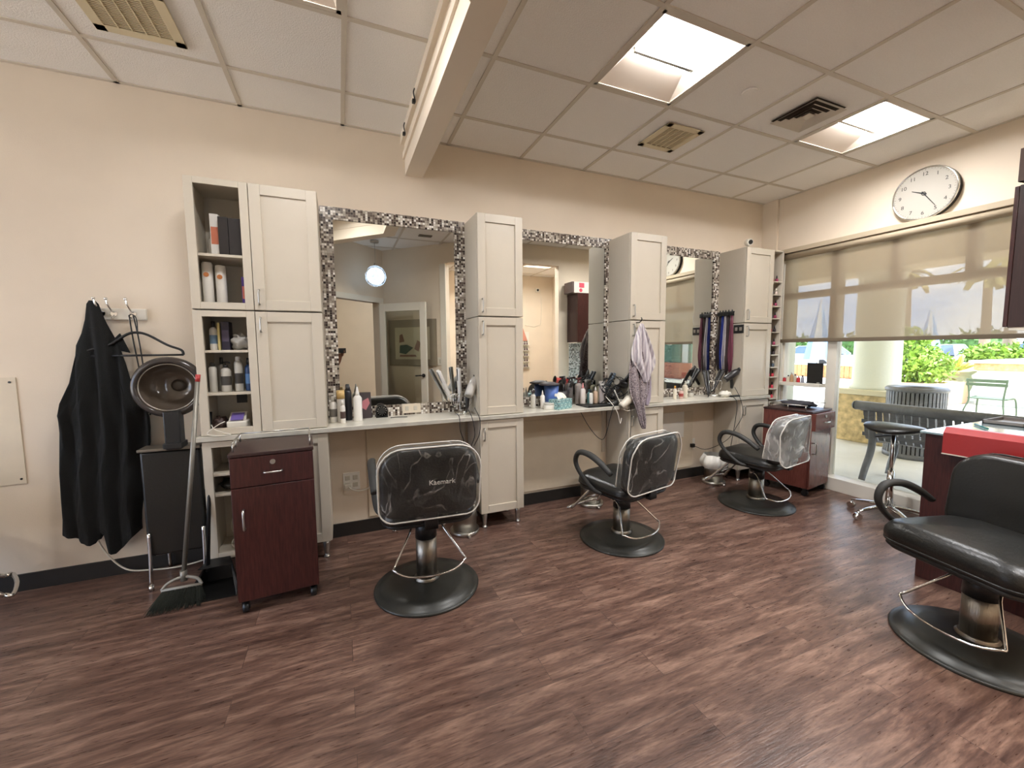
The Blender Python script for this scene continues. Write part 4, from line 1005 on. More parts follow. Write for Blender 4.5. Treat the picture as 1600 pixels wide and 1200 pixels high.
# ================================================================ CEILING FITTINGS
def register(cx, cy, w_, d_, label):
    t = thing('ceiling_vent', label, 'vent', (cx, cy, H), 0, 'cream ceiling vents')
    m = MB(); f = .045
    for a_ in ((-w_/2, w_/2, -d_/2, -d_/2+f), (-w_/2, w_/2, d_/2-f, d_/2), (-w_/2, -w_/2+f, -d_/2, d_/2), (w_/2-f, w_/2, -d_/2, d_/2)): m.box(*a_, -.014, -.007, .002)
    part('frame', m, M_grill, t)
    m = MB(); m.box(-w_/2+f-.002, w_/2-f+.002, -d_/2+f-.002, d_/2-f+.002, -.008, -.0065); part('backing', m, M_ventd, t)
    m = MB(); n = 5
    for i in range(1, n):
        x = -w_/2+f+(w_-2*f)*i/n; m.box(x-.003, x+.003, -d_/2+f, d_/2-f, -.013, -.008)
    k = int((d_-2*f)/.012)
    for i in range(k):
        y = -d_/2+f+.006+i*.012; m.box(-w_/2+f, w_/2-f, y-.0015, y+.0015, -.0115, -.008)
    part('louvres', m, M_grill, t)
register(2.35, -.735, .33, .34, 'cream ceiling vent between the two lights, over the middle station')
register(-.84, -.68, .36, .36, 'cream ceiling vent at the top left corner of the photo')
t = thing('air_diffuser', 'square louvred air diffuser with a dark throat beside the far ceiling light', 'air diffuser', (2.99, -1.325, H))
m = MB(); 
def ringbox(m, r0, r1, z0, z1):
    o = [(-r0, -r0), (r0, -r0), (r0, r0), (-r0, r0)]; i_ = [(-r1, -r1), (r1, -r1), (r1, r1), (-r1, r1)]
    for k in range(4):
        a_, b2 = o[k], o[(k+1) % 4]; c_, d_ = i_[(k+1) % 4], i_[k]; m.quad((*a_, z0), (*b2, z0), (*c_, z1), (*d_, z1))
for r0, r1 in ((.155, .125), (.115, .09), (.08, .058), (.048, .03)): ringbox(m, r0, r1, -.022, -.008)
m.box(-.03, .03, -.03, .03, -.022, -.018); part('louvres', m, M_grid, t)
m = MB(); m.box(-.15, .15, -.15, .15, -.0075, -.0065); part('dark_throat', m, mat('throat_shade', (66, 58, 48), .9), t)  # dark sheet stands in for the shaded throat behind the louvres
m = MB(); m.lathe([(.042, -.012), (.044, -.008), (.044, -.001)][::1], (0, 0, 0), 28); o = single('sprinkler_cover', m, M_tile, 'small round white sprinkler cover plate on a ceiling tile', 'sprinkler', world=False, loc=(2.40, -1.345, H))

# ================================================================ LEFT WALL OBJECTS
m = MB(); m.box(-1.95, -1.70, -.006, -.001, .635, 1.252, .001); t = thing('wall_plate', 'flat cream cover plate with screws at the left edge of the wall', 'wall plate', (-1.82, -.003, .635))
wpart('plate', m, mat('panel_paint', (220, 206, 182), .6), t)
for x, z in ((-1.725, 1.225), (-1.72, .665)):
    m = MB(); m.cyl((x, -.0062, z), (x, -.009, z), .006, seg=10); wpart('screw', m, M_blackp, t)
t = thing('hook_rail', 'white hook rail with chrome coat hooks holding the black cape', 'coat rack', (-1.20, -.01, 1.585))
m = MB(); m.box(-1.315, -1.082, -.022, -.001, 1.583, 1.652, .006); wpart('board', m, M_trim, t)
for x in (-1.29, -1.235, -1.145):
    m = MB(); m.tube([(x, -.022, 1.63), (x, -.05, 1.635), (x-.006, -.075, 1.67), (x-.014, -.07, 1.70)], [.006, .005, .005, .006], 8, sub=4); m.ball((x-.014, -.07, 1.703), .009); m.tube([(x, -.022, 1.61), (x, -.045, 1.59), (x, -.06, 1.60)], .005, 8, sub=3); m.cyl((x, -.0225, 1.62), (x, -.026, 1.62), .016, seg=14); wpart('coat_hook', m, M_chrome, t)
# cape: lofted cloth with folds
lev = [(1.69, -1.328, -1.300), (1.67, -1.34, -1.285), (1.58, -1.352, -1.262), (1.50, -1.37, -1.235), (1.43, -1.392, -1.205), (1.32, -1.418, -1.18), (1.21, -1.442, -1.16), (1.10, -1.475, -1.12), (1.03, -1.505, -1.09), (.99, -1.50, -1.085), (.93, -1.497, -1.085), (.84, -1.50, -1.09), (.70, -1.505, -1.115), (.56, -1.512, -1.14), (.42, -1.52, -1.16), (.34, -1.525, -1.17)]
m = MB(); n = 72; rings = []
for (z, xl_, xr_) in lev:
    w_ = xr_-xl_; q = (1.69-z)/1.35; ring = []
    for i in range(n):
        a = 2*PI*i/n; cx = (xl_+xr_)/2+w_/2*math.cos(a); front = math.sin(a)
        th = .018+.05*min(1, q*2.2)
        fold = .018*min(1, q*3)*math.sin(cx*62+1.3*math.sin(z*4))+.009*min(1, q*3)*math.sin(cx*131+z*6)
        y = -.045-th*.6-(th*.8*front if front < 0 else th*.55*front)*-1*1.0
        y = -.06-th*.5+ (-(-front))*0
        y = -.052-th*.55+front*th*.55*(-1)
        y += -fold if front > 0 else 0
        y = min(y, -.03)
        ring.append(m.bm.verts.new((cx, y, z)))
    rings.append(ring)
# hem ring with uneven edge
last = []
for v in rings[-1]:
    x = v.co.x
    xs = [-1.53, -1.47, -1.40, -1.375, -1.335, -1.325, -1.285, -1.24, -1.17]; zs_ = [.335, .30, .255, .26, .35, .20, .18, .235, .30]
    x_ = min(max(x, xs[0]), xs[-1]); k = max(j for j in range(len(xs)) if xs[j] <= x_); k = min(k, len(xs)-2)
    f = (x_-xs[k])/(xs[k+1]-xs[k]); last.append(m.bm.verts.new((x, v.co.y, zs_[k]*(1-f)+zs_[k+1]*f)))
rings.append(last)
for A, B in zip(rings, rings[1:]):
    m._fin([m.bm.faces.new((A[j], A[(j+1) % n], B[(j+1) % n], B[j])) for j in range(n)], True)
m._fin([m.bm.faces.new(rings[0][::-1])])
# side flap and ties
m.prism([(-1.20, -.06, 1.50), (-1.16, -.06, 1.385), (-1.21, -.07, 1.40), (-1.235, -.06, 1.46)], (0, -.012, 0))
single('black_cape', m, M_cloth, 'long black cutting cape hanging from the left hook', 'cape')
for x, z0_, z1_ in ((-1.285, .185, .12), (-1.19, .30, .22)):
    pass
# hanger
t = thing('coat_hanger', 'black velvet coat hanger hanging from the hook rail', 'hanger', (-1.12, -.07, 1.36))
m = MB(); m.tube([(-1.36, -.085, 1.365), (-1.355, -.085, 1.395), (-1.25, -.085, 1.43), (-1.16, -.085, 1.495), (-1.11, -.085, 1.505), (-1.06, -.085, 1.49), (-.97, -.085, 1.43), (-.905, -.085, 1.40), (-.895, -.085, 1.37)], .0075, 8, sub=4); m.tube([(-1.36, -.085, 1.368), (-.895, -.085, 1.37)], .006, 8); wpart('shoulders', m, M_blackp, t)
m = MB(); m.tube([(-1.11, -.085, 1.505), (-1.11, -.082, 1.56), (-1.118, -.075, 1.60), (-1.14, -.068, 1.615), (-1.152, -.062, 1.60)], .003, 6); wpart('hook', m, M_blackp, t)
m = MB(); m.tube([(-1.150, -.066, 1.61), (-1.142, -.06, 1.45), (-1.125, -.055, 1.25), (-1.11, -.05, 1.0)], .004, 6); m.tube([(-1.13, -.066, 1.61), (-1.115, -.06, 1.45), (-1.105, -.055, 1.25), (-1.095, -.05, 1.0)], .004, 6); single('black_strap', m, M_blackp, 'thin black straps hanging behind the hanger', 'strap')
# hood dryer chair
t = thing('hood_dryer_chair', 'black dryer chair with a smoked bubble hood, under the coat hooks', 'dryer chair', (-.93, -.26, 0))
m = MB(); m.box(-1.075, -.795, -.30, -.235, .20, .815, .012); wpart('backrest', m, M_black, t)
m = MB(); m.box(-1.08, -.79, -.23, -.02, .40, .49, .02); wpart('seat', m, M_black, t)
m = MB(); m.box(-1.075, -.782, -.33, -.20, .822, .838, .003); wpart('top_shelf', m, mat('dull_steel', (120, 112, 100), .4, .6), t)
for x in (-1.06, -.80):
    m = MB(); m.tube([(x, -.305, .34), (x, -.31, .2), (x-.005, -.315, .03)], .010, 8); m.cyl((x-.005, -.315, 0), (x-.005, -.315, .032), .013, seg=10); wpart('leg', m, M_chrome, t)
    m = MB(); m.tube([(x+.01, -.05, .42), (x, -.045, .2), (x, -.04, .0)], .010, 8); wpart('leg', m, M_chrome, t)
m = MB(); m.tube([(-1.07, -.20, .17), (-.785, -.20, .19)], .012, 8); wpart('stretcher', m, M_satin, t)
m = MB(); m.box(-.935, -.86, -.36, -.28, .83, 1.05, .006); m.box(-.942, -.853, -.37, -.27, .838, .87, .004); wpart('hood_arm', m, M_blackp, t)
# hood: bowl opening towards the room
hc = Vector((-.915, -.30, 1.185)); R1 = .165
m = MB(); prof = [(0, .17), (.05, .168), (.10, .15), (.14, .11), (.155, .06), (.162, 0)]
m.lathe(prof, (0, 0, 0), 40, 1, .99); rot = Matrix.Rotation(PI/2, 4, 'X') @ Matrix.Identity(4)
m.bm.faces.ensure_lookup_table()
M = Matrix.Translation(hc) @ Matrix.Rotation(math.radians(-90), 4, 'X')   # bowl depth goes to +y
for f in [f for f in m.bm.faces if len(f.verts) > 4]: m.bm.faces.remove(f)
m.xf(M); hd = wpart('hood', m, mat('smoked_brown_dome', (104, 92, 80), .12, spec=.8), t, 'glossy smoked brown dome')
hd.modifiers.new('s', 'SOLIDIFY').thickness = .004
m = MB(); m.tube([hc+Vector((math.cos(2*PI*i/48)*.160, 0, math.sin(2*PI*i/48)*.158)) for i in range(48)], .014, 10, closed=True, sub=1, flat=1.6); wpart('rim', m, mat('smoke_rim', (58, 52, 48), .18), hd)
m = MB(); m.tube([hc+Vector((math.cos(2*PI*i/48)*.138, -.004, math.sin(2*PI*i/48)*.134)) for i in range(48)], .003, 8, closed=True, sub=1); wpart('inner_ring', m, M_satin, hd)
m = MB(); m.lathe([(.035, .160), (.035, .150), (.02, .146), (0, .145)], (0, 0, 0), 24); m.xf(M); wpart('dryer_grille', m, mat('grille_brown', (74, 66, 58), .4), hd)
# broom and dustpan
t = thing('broom', 'broom with a grey handle leaning against the dryer chair', 'broom', (-.87, -.50, 0))
m = MB(); m.cyl((-.862, -.47, .13), (-.745, -.42, 1.22), .0115, seg=12); m.cyl((-.862, -.47, .10), (-.862, -.47, .16), .017, seg=12); wpart('handle', m, mat('grey_handle', (138, 134, 124), .4, .5), t)
m = MB(); m.cyl((-.745, -.42, 1.22), (-.740, -.418, 1.26), .0118, seg=12); wpart('grip', m, mat('red_grip', (176, 60, 58), .5), t)
m = MB(); m.tube([(-.96, -.49, .075), (-.93, -.48, .105), (-.865, -.475, .125), (-.80, -.48, .105), (-.775, -.49, .07)], .008, 8); m.tube([(-.96, -.49, .072), (-.775, -.49, .07)], .010, 8); wpart('brush_head', m, mat('grey_plastic', (150, 146, 136), .4), t)
m = MB(); rnd = random.Random(3)
for i in range(650):
    u = rnd.random(); x0_ = -.955+.175*u; v_ = rnd.uniform(-.02, .02)
    xe = -1.0+.25*u+rnd.uniform(-.01, .01); ye = -.55+v_*2.4-.03*rnd.random()
    m.cyl((x0_, -.49+v_*.5, .07), (xe, ye, .002+rnd.random()*.01), .0016, .001, 3, False)
wpart('bristles', m, mat('bristle_green_black', (38, 42, 34), .8), t)
t = thing('dustpan', 'black long-handled dustpan behind the broom', 'dustpan', (-.73, -.50, 0))
m = MB(); m.cyl((-0.780, -0.460, .10), (-.76, -.27, 1.02), .010, seg=10); wpart('handle', m, M_blackp, t)
m = MB(); m.quad((-0.850, -0.620, .004), (-0.610, -0.620, .004), (-0.650, -0.400, .012), (-0.810, -0.400, .012)); m.quad((-0.810, -0.400, .012), (-0.650, -0.400, .012), (-0.680, -0.395, .14), (-0.790, -0.395, .14)); m.quad((-0.850, -0.620, .004), (-0.810, -0.400, .012), (-0.790, -0.395, .14), (-0.845, -0.560, .05)); m.quad((-0.610, -0.620, .004), (-0.650, -0.400, .012), (-0.680, -0.395, .14), (-0.615, -0.560, .05)); m.quad((-0.790, -0.395, .14), (-0.680, -0.395, .14), (-0.650, -0.490, .13), (-0.820, -0.490, .13))
pn = wpart('pan', m, M_blackp, t); pn.modifiers.new('s', 'SOLIDIFY').thickness = .004
t.location = (t.location.x+.015, t.location.y+.05, 0)
m = MB(); m.tube([(-1.42, -.03, .30), (-1.37, -.035, .16), (-1.28, -.04, .04), (-1.15, -.05, .012), (-1.0, -.07, .012), (-.85, -.06, .03), (-.72, -.05, .08)], .005, 6); single('wall_cable', m, M_trim, 'white cable drooping along the baseboard below the cape', 'cable')

# ================================================================ SMALL THINGS
def bottle(name, label, x, y, z, h, r, col, kind='cap', capcol=(30, 30, 30), label_col=None, group=None, cat='bottle', rough=.3):
    """a bottle with body, cap and printed band"""
    t = thing(name, label, cat, (x, y, z), random.uniform(-.3, .3), group)
    bm_ = mat('b_%d_%d_%d' % col, col, rough); cm = mat('c_%d_%d_%d' % capcol, capcol, .35)
    m = MB()
    if kind == 'jar': m.lathe([(r*.95, 0), (r, .004), (r, h*.72), (r*.96, h*.74)], (0, 0, 0), 20)
    elif kind == 'aero': m.lathe([(r*.96, 0), (r, .004), (r, h*.80), (r*.8, h*.85), (r*.55, h*.87)], (0, 0, 0), 20)
    elif kind == 'cone': m.lathe([(r*.96, 0), (r, .004), (r, h*.66), (r*.72, h*.72), (r*.35, h*.76)], (0, 0, 0), 20)
    else: m.lathe([(r*.95, 0), (r, .005), (r, h*.68), (r*.82, h*.75), (r*.38, h*.79), (r*.38, h*.82)], (0, 0, 0), 20)
    part('body', m, bm_, t)
    m = MB()
    if kind == 'jar': m.cyl((0, 0, h*.74), (0, 0, h), r*1.02, seg=20)
    elif kind == 'aero': m.lathe([(r*.62, h*.87), (r*.66, h*.95), (r*.5, h), (0, h)], (0, 0, 0), 16)
    elif kind == 'pump': m.cyl((0, 0, h*.80), (0, 0, h*.88), r*.45, seg=12); m.cyl((0, 0, h*.88), (0, 0, h*.96), r*.14, seg=8); m.tube([(-r*.3, 0, h*.97), (0, 0, h*.98), (r*.5, 0, h*.98), (r*.95, 0, h*.95)], r*.18, 8, sub=2)
    elif kind == 'spray': m.cyl((0, 0, h*.80), (0, 0, h*.86), r*.42, seg=12); m.tube([(-r*.8, 0, h*.955), (0, 0, h*.96), (r*.9, 0, h*.97)], r*.28, 8, sub=2); m.tube([(r*.5, 0, h*.95), (r*.85, 0, h*.88), (r*.7, 0, h*.82)], r*.10, 6, sub=2); m.cyl((0, 0, h*.84), (0, 0, h*.96), r*.25, seg=8)
    elif kind == 'cone': m.lathe([(r*.5, h*.75), (r*.42, h*.82), (r*.12, h), (0, h)], (0, 0, 0), 14)
    else: m.cyl((0, 0, h*.80), (0, 0, h), r*.5, r*.46, 14)
    part('cap', m, cm, t)
    if label_col:
        m = MB(); m.lathe([(r*1.012, h*.22), (r*1.012, h*.52)], (0, 0, 0), 20); 
        for f in [f for f in m.bm.faces if len(f.verts) > 4]: m.bm.faces.remove(f)
        part('label', m, mat('l_%d_%d_%d' % label_col, label_col, .5), t)
    return t
def pack(name, label, x, y, z, w_, d_, h_, col, band=None, cat='box', rz=0, group=None):
    t = thing(name, label, cat, (x, y, z), rz, group)
    m = MB(); m.box(-w_/2, w_/2, -d_/2, d_/2, 0, h_, .0015); part('carton', m, mat('p_%d_%d_%d' % col, col, .5), t)
    if band: m = MB(); m.box(-w_/2*.8, w_/2*.8, -d_/2-.0008, -d_/2, h_*.3, h_*.7); part('print', m, mat('p_%d_%d_%d' % band, band, .5), t)
    return t
W_ = (232, 228, 220)
# --- shelf cabinet, top compartment
ZS = [1.9585, 1.6535, 1.3975, 1.1425, .9055]
bottle('hair_product', 'white bottle half hidden at the back left of the top open shelf', -.70, -.10, ZS[0], .17, .022, W_, 'cap', W_)
pack('product_box', 'tall narrow white box left of the black boxes, top shelf', -.665, -.17, ZS[0], .045, .06, .255, W_, (206, 120, 90))
pack('product_box', 'left one of two black boxes on the top open shelf', -.615, -.17, ZS[0], .05, .12, .235, (38, 32, 30), group='black boxes on the top shelf')
pack('product_box', 'right one of two black boxes on the top open shelf', -.555, -.17, ZS[0], .066, .12, .232, (38, 32, 30), group='black boxes on the top shelf')
def bigtube(x, y, lab, h):
    t = thing('color_tube', lab, 'bottle', (x, y, ZS[1]), 0, 'tall white bottles on the second shelf')
    m = MB(); m.lathe([(.026, 0), (.028, .005), (.028, h-.01), (.024, h), (0, h)], (0, 0, 0), 20); part('body', m, mat('tube_white', W_, .4), t)
    m = MB(); m.cyl((0, -.0275, h*.72), (0, -.0295, h*.72), .014, seg=16); part('orange_seal', m, mat('seal_orange', (196, 122, 70), .5), t)
bigtube(-.715, -.20, 'left one of two tall white bottles with orange seals', .27); bigtube(-.648, -.20, 'right one of two tall white bottles with orange seals', .255)
pack('color_box', 'upright purple box on the second open shelf', -.522, -.19, ZS[1], .03, .09, .19, (74, 48, 122), (200, 110, 90))
bottle('small_bottle', 'small bottle with orange cap behind the purple box', -.545, -.13, ZS[1], .20, .012, (120, 160, 190), 'cap', (210, 140, 100))
# --- middle compartments
bottle('lotion_bottle', 'white bottle with blue label and black cap, third shelf', -.705, -.2, ZS[2], .175, .022, W_, 'cap', (28, 28, 30), (120, 150, 180))
pack('thin_box', 'thin pale yellow box standing on the third shelf', -.672, -.19, ZS[2], .012, .09, .165, (220, 204, 140))
pack('dark_box', 'dark navy box standing on the third shelf', -.638, -.19, ZS[2], .042, .09, .172, (40, 34, 54), (84, 76, 100))
def crumple(name, label, x, y, z, rx, ry, rz_, mm, cat, seed=1):
    m = MB(); rnd = random.Random(seed); m.ball((0, 0, 0), 1, seg=20, rings=12)
    for v in m.bm.verts:
        c = v.co; k = 1+.22*math.sin(c.x*7+seed)*math.cos(c.y*6+c.z*5)+.12*math.sin(c.z*15+c.x*11); v.co = Vector((x+c.x*rx*k, y+c.y*ry*k, z+max(-.98, c.z*k)*rz_))
    mz = min(v.co.z for v in m.bm.verts)
    for v in m.bm.verts: v.co.z += z-mz
    return single(name, m, mm, label, cat)
crumple('crumpled_bag', 'crumpled grey plastic bag on the third shelf', -.56, -.20, ZS[2], .055, .06, .05, mat('grey_bag', (176, 172, 164), .3), 'bag', 3)
sil = (186, 182, 172)
bottle('spray_can', 'silver spray can at the left end of the fourth shelf', -.713, -.24, ZS[3], .18, .021, sil, 'aero', (60, 58, 56), rough=.2)
bottle('spray_can', 'slim dark-capped silver can behind the front cans', -.682, -.17, ZS[3], .21, .02, sil, 'cap', (40, 38, 38), rough=.2)
bottle('pump_bottle', 'silver pump bottle with dark round badge, fourth shelf', -.645, -.25, ZS[3], .185, .027, sil, 'pump', (40, 38, 38), (70, 66, 62))
bottle('spray_can', 'tall silver spray can beside the pump bottle', -.580, -.24, ZS[3], .215, .023, sil, 'aero', (206, 202, 194), (60, 56, 52), rough=.2)
bottle('dark_bottle', 'dark blue bottle at the right end of the fourth shelf', -.528, -.23, ZS[3], .205, .022, (34, 62, 104), 'cap', (24, 26, 30), (90, 130, 180))
m = MB(); m.box(-.645, -.585, -.0145, -.0122, 1.045, 1.10); single('black_square', m, M_blackp, 'small black square stuck on the back of the fifth shelf', 'sticker')
t = thing('label_printer', 'small white device with violet screen on the fifth shelf', 'device', (-.60, -.23, ZS[4]))
m = MB(); m.box(-.055, .055, -.05, .05, 0, .055, .01); m.prism([(-.045, -.045, .05), (.045, -.045, .05), (.045, .035, .10), (-.045, .035, .10)], (0, .02, 0)); part('body', m, M_trim, t)
m = MB(); m.prism([(-.033, -.052+.008, .060), (.033, -.052+.008, .060), (.033, .02, .095), (-.033, .02, .095)], (0, -.004, .004)); part('screen', m, mat('violet_screen', (122, 104, 176), .3), t)
crumple('hair_dryer_black', 'dark bundled hair dryer at the left of the fifth shelf', -.70, -.20, ZS[4], .04, .06, .04, mat('dark_bundle', (70, 52, 48), .5), 'hair dryer', 5)
m = MB(); m.tube([(-.725, -.30, .95), (-.70, -.345, .93), (-.66, -.35, .91), (-.62, -.345, .89), (-.70, -.35, .892), (-.735, -.35, .91), (-.68, -.345, .955), (-.65, -.33, .97)], .0028, 6); single('white_cable', m, M_trim, 'white charging cable hanging over the fifth shelf frame', 'cable')
crumple('rolled_hose', 'dark rolled hose in the gap of the lower shelves', -.66, -.2, .5245, .06, .08, .035, M_rubber, 'hose', 8)
m = MB()
for k in range(4): m.tube([(-.64+.045*math.cos(a), -.19+.06*math.sin(a), .142+.008*k+.01*math.sin(a*2+k)) for a in [2*PI*i/14 for i in range(14)]], .0035, 6, closed=True, sub=2)
m.tube([(-.66, -.14, .17), (-.70, -.12, .25), (-.66, -.06, .38), (-.62, -.05, .45)], .003, 6); single('coiled_cord', m, M_trim, 'white coiled cord on the bottom open shelf', 'cable')

# --- hot tools
def flat_iron(label, loc, rot, col, group=None, L=.27):
    t = thing('flat_iron', label, 'flat iron', loc, 0, group); t.rotation_euler = rot
    bm_ = mat('b_%d_%d_%d' % col, col, .3)
    for s_ in (-1, 1):
        m = MB(); m.tube([(0, s_*.004, 0), (0, s_*.012, L*.35), (0, s_*.016, L*.6), (0, s_*.022, L)], [.012, .014, .014, .013], 8, sub=3); part('arm', m, bm_, t)
        m = MB(); m.box(-.012, .012, min(s_*.006, s_*.012), max(s_*.006, s_*.012), L*.62, L*.97); part('plate', m, M_blackp, t)
    m = MB(); m.tube([(0, 0, 0), (0, .01, -.03), (.01, .03, -.07)], .004, 6); part('cord_end', m, M_blackp, t)
    return t
def hair_dryer(label, loc, rot, col, group=None):
    t = thing('hair_dryer', label, 'hair dryer', loc, 0, group); t.rotation_euler = rot; bm_ = mat('b_%d_%d_%d' % col, col, .3)
    m = MB(); m.lathe([(.028, -.09), (.032, -.07), (.036, 0), (.034, .05), (.022, .08)], (0, 0, 0), 20); m.xf(Matrix.Rotation(PI/2, 4, 'Y')); part('barrel', m, bm_, t)
    m = MB(); m.cyl((.078, 0, 0), (.115, 0, 0), .021, .026, 18); part('nozzle', m, M_blackp, t)
    m = MB(); m.tube([(-.02, 0, -.02), (-.025, 0, -.08), (-.045, 0, -.15)], [.018, .016, .015], 10, sub=3); part('handle', m, bm_, t)
    m = MB(); m.cyl((-.091, 0, 0), (-.088, 0, 0), .026, seg=18); part('intake_grille', m, M_satin, t)
    return t
def curling_iron(label, loc, rot, group=None, L=.34):
    t = thing('curling_iron', label, 'curling iron', loc, 0, group); t.rotation_euler = rot
    m = MB(); m.tube([(0, 0, 0), (0, 0, L*.5)], [.013, .015], 12); part('handle', m, M_blackp, t)
    m = MB(); m.cyl((0, 0, L*.5), (0, 0, L), .011, seg=12); m.cyl((0, 0, L), (0, 0, L+.015), .008, seg=10); part('barrel', m, M_satin, t)
    m = MB(); m.tube([(0, .016, L*.45), (0, .014, L*.75), (0, .012, L*.98)], .005, 6); part('clamp', m, M_satin, t)
    return t
def tool_stand(label, loc):
    t = thing('tool_stand', label, 'tool stand', loc, 0, 'chrome wire tool stands')
    m = MB()
    for k in range(3): m.tube([(.06*math.cos(a)+.0, .045*math.sin(a), .006+.004*k) for a in [2*PI*i/16 for i in range(16)]], .0025, 6, closed=True, sub=1)
    part('foot', m, M_chrome, t)
    for x in (-.055, .055):
        m = MB(); m.tube([(.05*math.cos(a)*.62+x, .034*math.sin(a), .16) for a in [2*PI*i/14 for i in range(14)]], .0028, 6, closed=True, sub=1)
        for a in (0, PI/2, PI, 3*PI/2): m.tube([(x+.031*math.cos(a), .034*math.sin(a), .16), (x+.024*math.cos(a), .026*math.sin(a), .08), (x, 0, .06)], .002, 5, sub=2)
        part('holster', m, M_chrome, t)
    m = MB(); m.tube([(0, .045, .008), (0, .05, .12), (0, .034, .16)], .003, 6); part('post', m, M_chrome, t)
    return t
ZC = .8867
def cord(name, label, pts, r=.003, mm=None, cat='cord'):
    m = MB(); m.tube(pts, r, 6); return single(name, m, mm or M_blackp, label, cat)
# --- left ledge
bottle('cream_bottle', 'white bottle at the far left end of the left ledge', -.055, -.13, ZC, .185, .024, W_, 'cap', (206, 202, 194), (120, 116, 110))
bottle('round_brush', 'tan-topped bottle in front of the left mirror', -.005, -.15, ZC, .225, .026, (198, 192, 184), 'jar', (206, 172, 112), cat='bottle')
bottle('tonic_bottle', 'slim white bottle with dark label in the ledge corner', .005, -.20, ZC, .16, .017, W_, 'cap', W_, (80, 62, 58))
bottle('dark_spray', 'tall dark bottle behind the white spray can, left ledge', .045, -.07, ZC, .25, .024, (44, 44, 50), 'aero', (60, 60, 64))
bottle('hair_spray', 'tall white spray can with a pointed cap on the left ledge', .105, -.13, ZC, .245, .030, (238, 236, 230), 'cone', (238, 236, 230))
t = thing('photo_card', 'small dark picture card leaning on the left mirror', 'card', (.165, -.045, ZC)); t.rotation_euler = (math.radians(-8), 0, .1)
m = MB(); m.box(-.04, .04, -.003, .003, 0, .19, .001); part('card', m, mat('card_dark', (70, 62, 64), .4), t)
m = MB(); m.prism([(-.03, -.0035, .08), (.0, -.0035, .06), (.03, -.0035, .11), (.02, -.0035, .15), (-.02, -.0035, .13)], (0, -.0006, 0)); part('pink_print', m, mat('card_pink', (190, 120, 126), .5), t)
t = thing('kitchen_timer', 'small black dial timer on the left ledge', 'timer', (.275, -.055, ZC))
m = MB(); m.box(-.043, .043, -.015, .02, 0, .05, .004); m.cyl((0, -.015, .05), (0, .02, .05), .043, seg=28); part('case', m, M_blackp, t)
m = MB(); m.cyl((0, -.015, .05), (0, -.022, .05), .022, seg=20)
part('dial', m, M_rubber, t)
m = MB()
for i in range(12): a = 2*PI*i/12; m.cyl((math.cos(a)*.027, -.0155, .05+math.sin(a)*.027), (math.cos(a)*.034, -.0155, .05+math.sin(a)*.034), .0014, seg=4)
part('dial_marks', m, M_trim, t)
t = thing('wall_outlet', 'white wall outlet set in the mosaic under the left mirror', 'outlet', (.50, -.016, .90))
m = MB(); m.box(-.07, .07, -.004, .003, 0, .072, .002); part('plate', m, mat('outlet_beige', (222, 210, 188), .4), t)
for x in (-.035, .03): m = MB(); m.box(x-.013, x+.013, -.006, -.004, .02, .055, .002); part('socket', m, M_whitein, t)
m = MB(); m.tube([(.33, -.12, ZC+.003), (.38, -.11, ZC+.003), (.45, -.13, ZC+.003)], .0025, 5); single('hair_clip', m, M_rubber, 'thin hair clip lying on the left ledge by the timer', 'hair clip')
tool_stand('chrome tool stand on the right end of the left ledge', (.86, -.17, ZC))
flat_iron('white flat iron leaning out of the left ledge stand', (.80, -.10, ZC+.10), (math.radians(10), math.radians(-25), 0), (226, 224, 218))
flat_iron('white flat iron upright in the left ledge stand', (.87, -.10, ZC+.09), (math.radians(5), math.radians(-4), 0), (236, 234, 230))
flat_iron('black flat iron in the left ledge stand', (.90, -.18, ZC+.05), (0, math.radians(4), 0), (40, 38, 38), L=.18)
hair_dryer('silver hair dryer hung at the right end of the left ledge', (.925, -.24, ZC+.22), (0, math.radians(-50), math.radians(40)), (190, 186, 178))
cord('power_cable', 'black cord hanging below the left ledge stand, left one', [(.80, -.2, ZC+.02), (.79, -.35, ZC+.01), (.79, -.37, .80), (.82, -.36, .70), (.80, -.3, .62)])
cord('power_cable', 'black cord with long loop hanging below the left ledge stand', [(.87, -.2, ZC+.10), (.88, -.36, ZC+.01), (.90, -.37, .76), (.87, -.35, .65), (.92, -.3, .60)])
cord('power_cable', 'cord hanging from the silver hair dryer', [(.93, -.28, ZC+.06), (.945, -.36, ZC-.02), (.935, -.37, .76), (.915, -.3, .66)])
# outlet with plug on the wall below
t = thing('double_outlet', 'white double outlet with a plug, low on the wall beside the first chair', 'outlet', (.045, -.001, .345))
m = MB(); m.box(-.058, .058, -.006, 0, 0, .135, .002); part('plate', m, mat('outlet_white', (238, 234, 224), .35), t)
for x in (-.027, .027):
    for z in (.04, .095): m = MB(); m.box(x-.017, x+.017, -.009, -.006, z-.017, z+.017, .003); part('socket', m, M_whitein, t)
m = MB(); m.box(-.05, .0, -.04, -.009, .02, .055, .006); m.tube([(-.02, -.04, .035), (.0, -.06, .02), (.05, -.05, .0), (.11, -.03, .005), (.16, -.015, .04)], .005, 6); part('plug', m, M_trim, t)
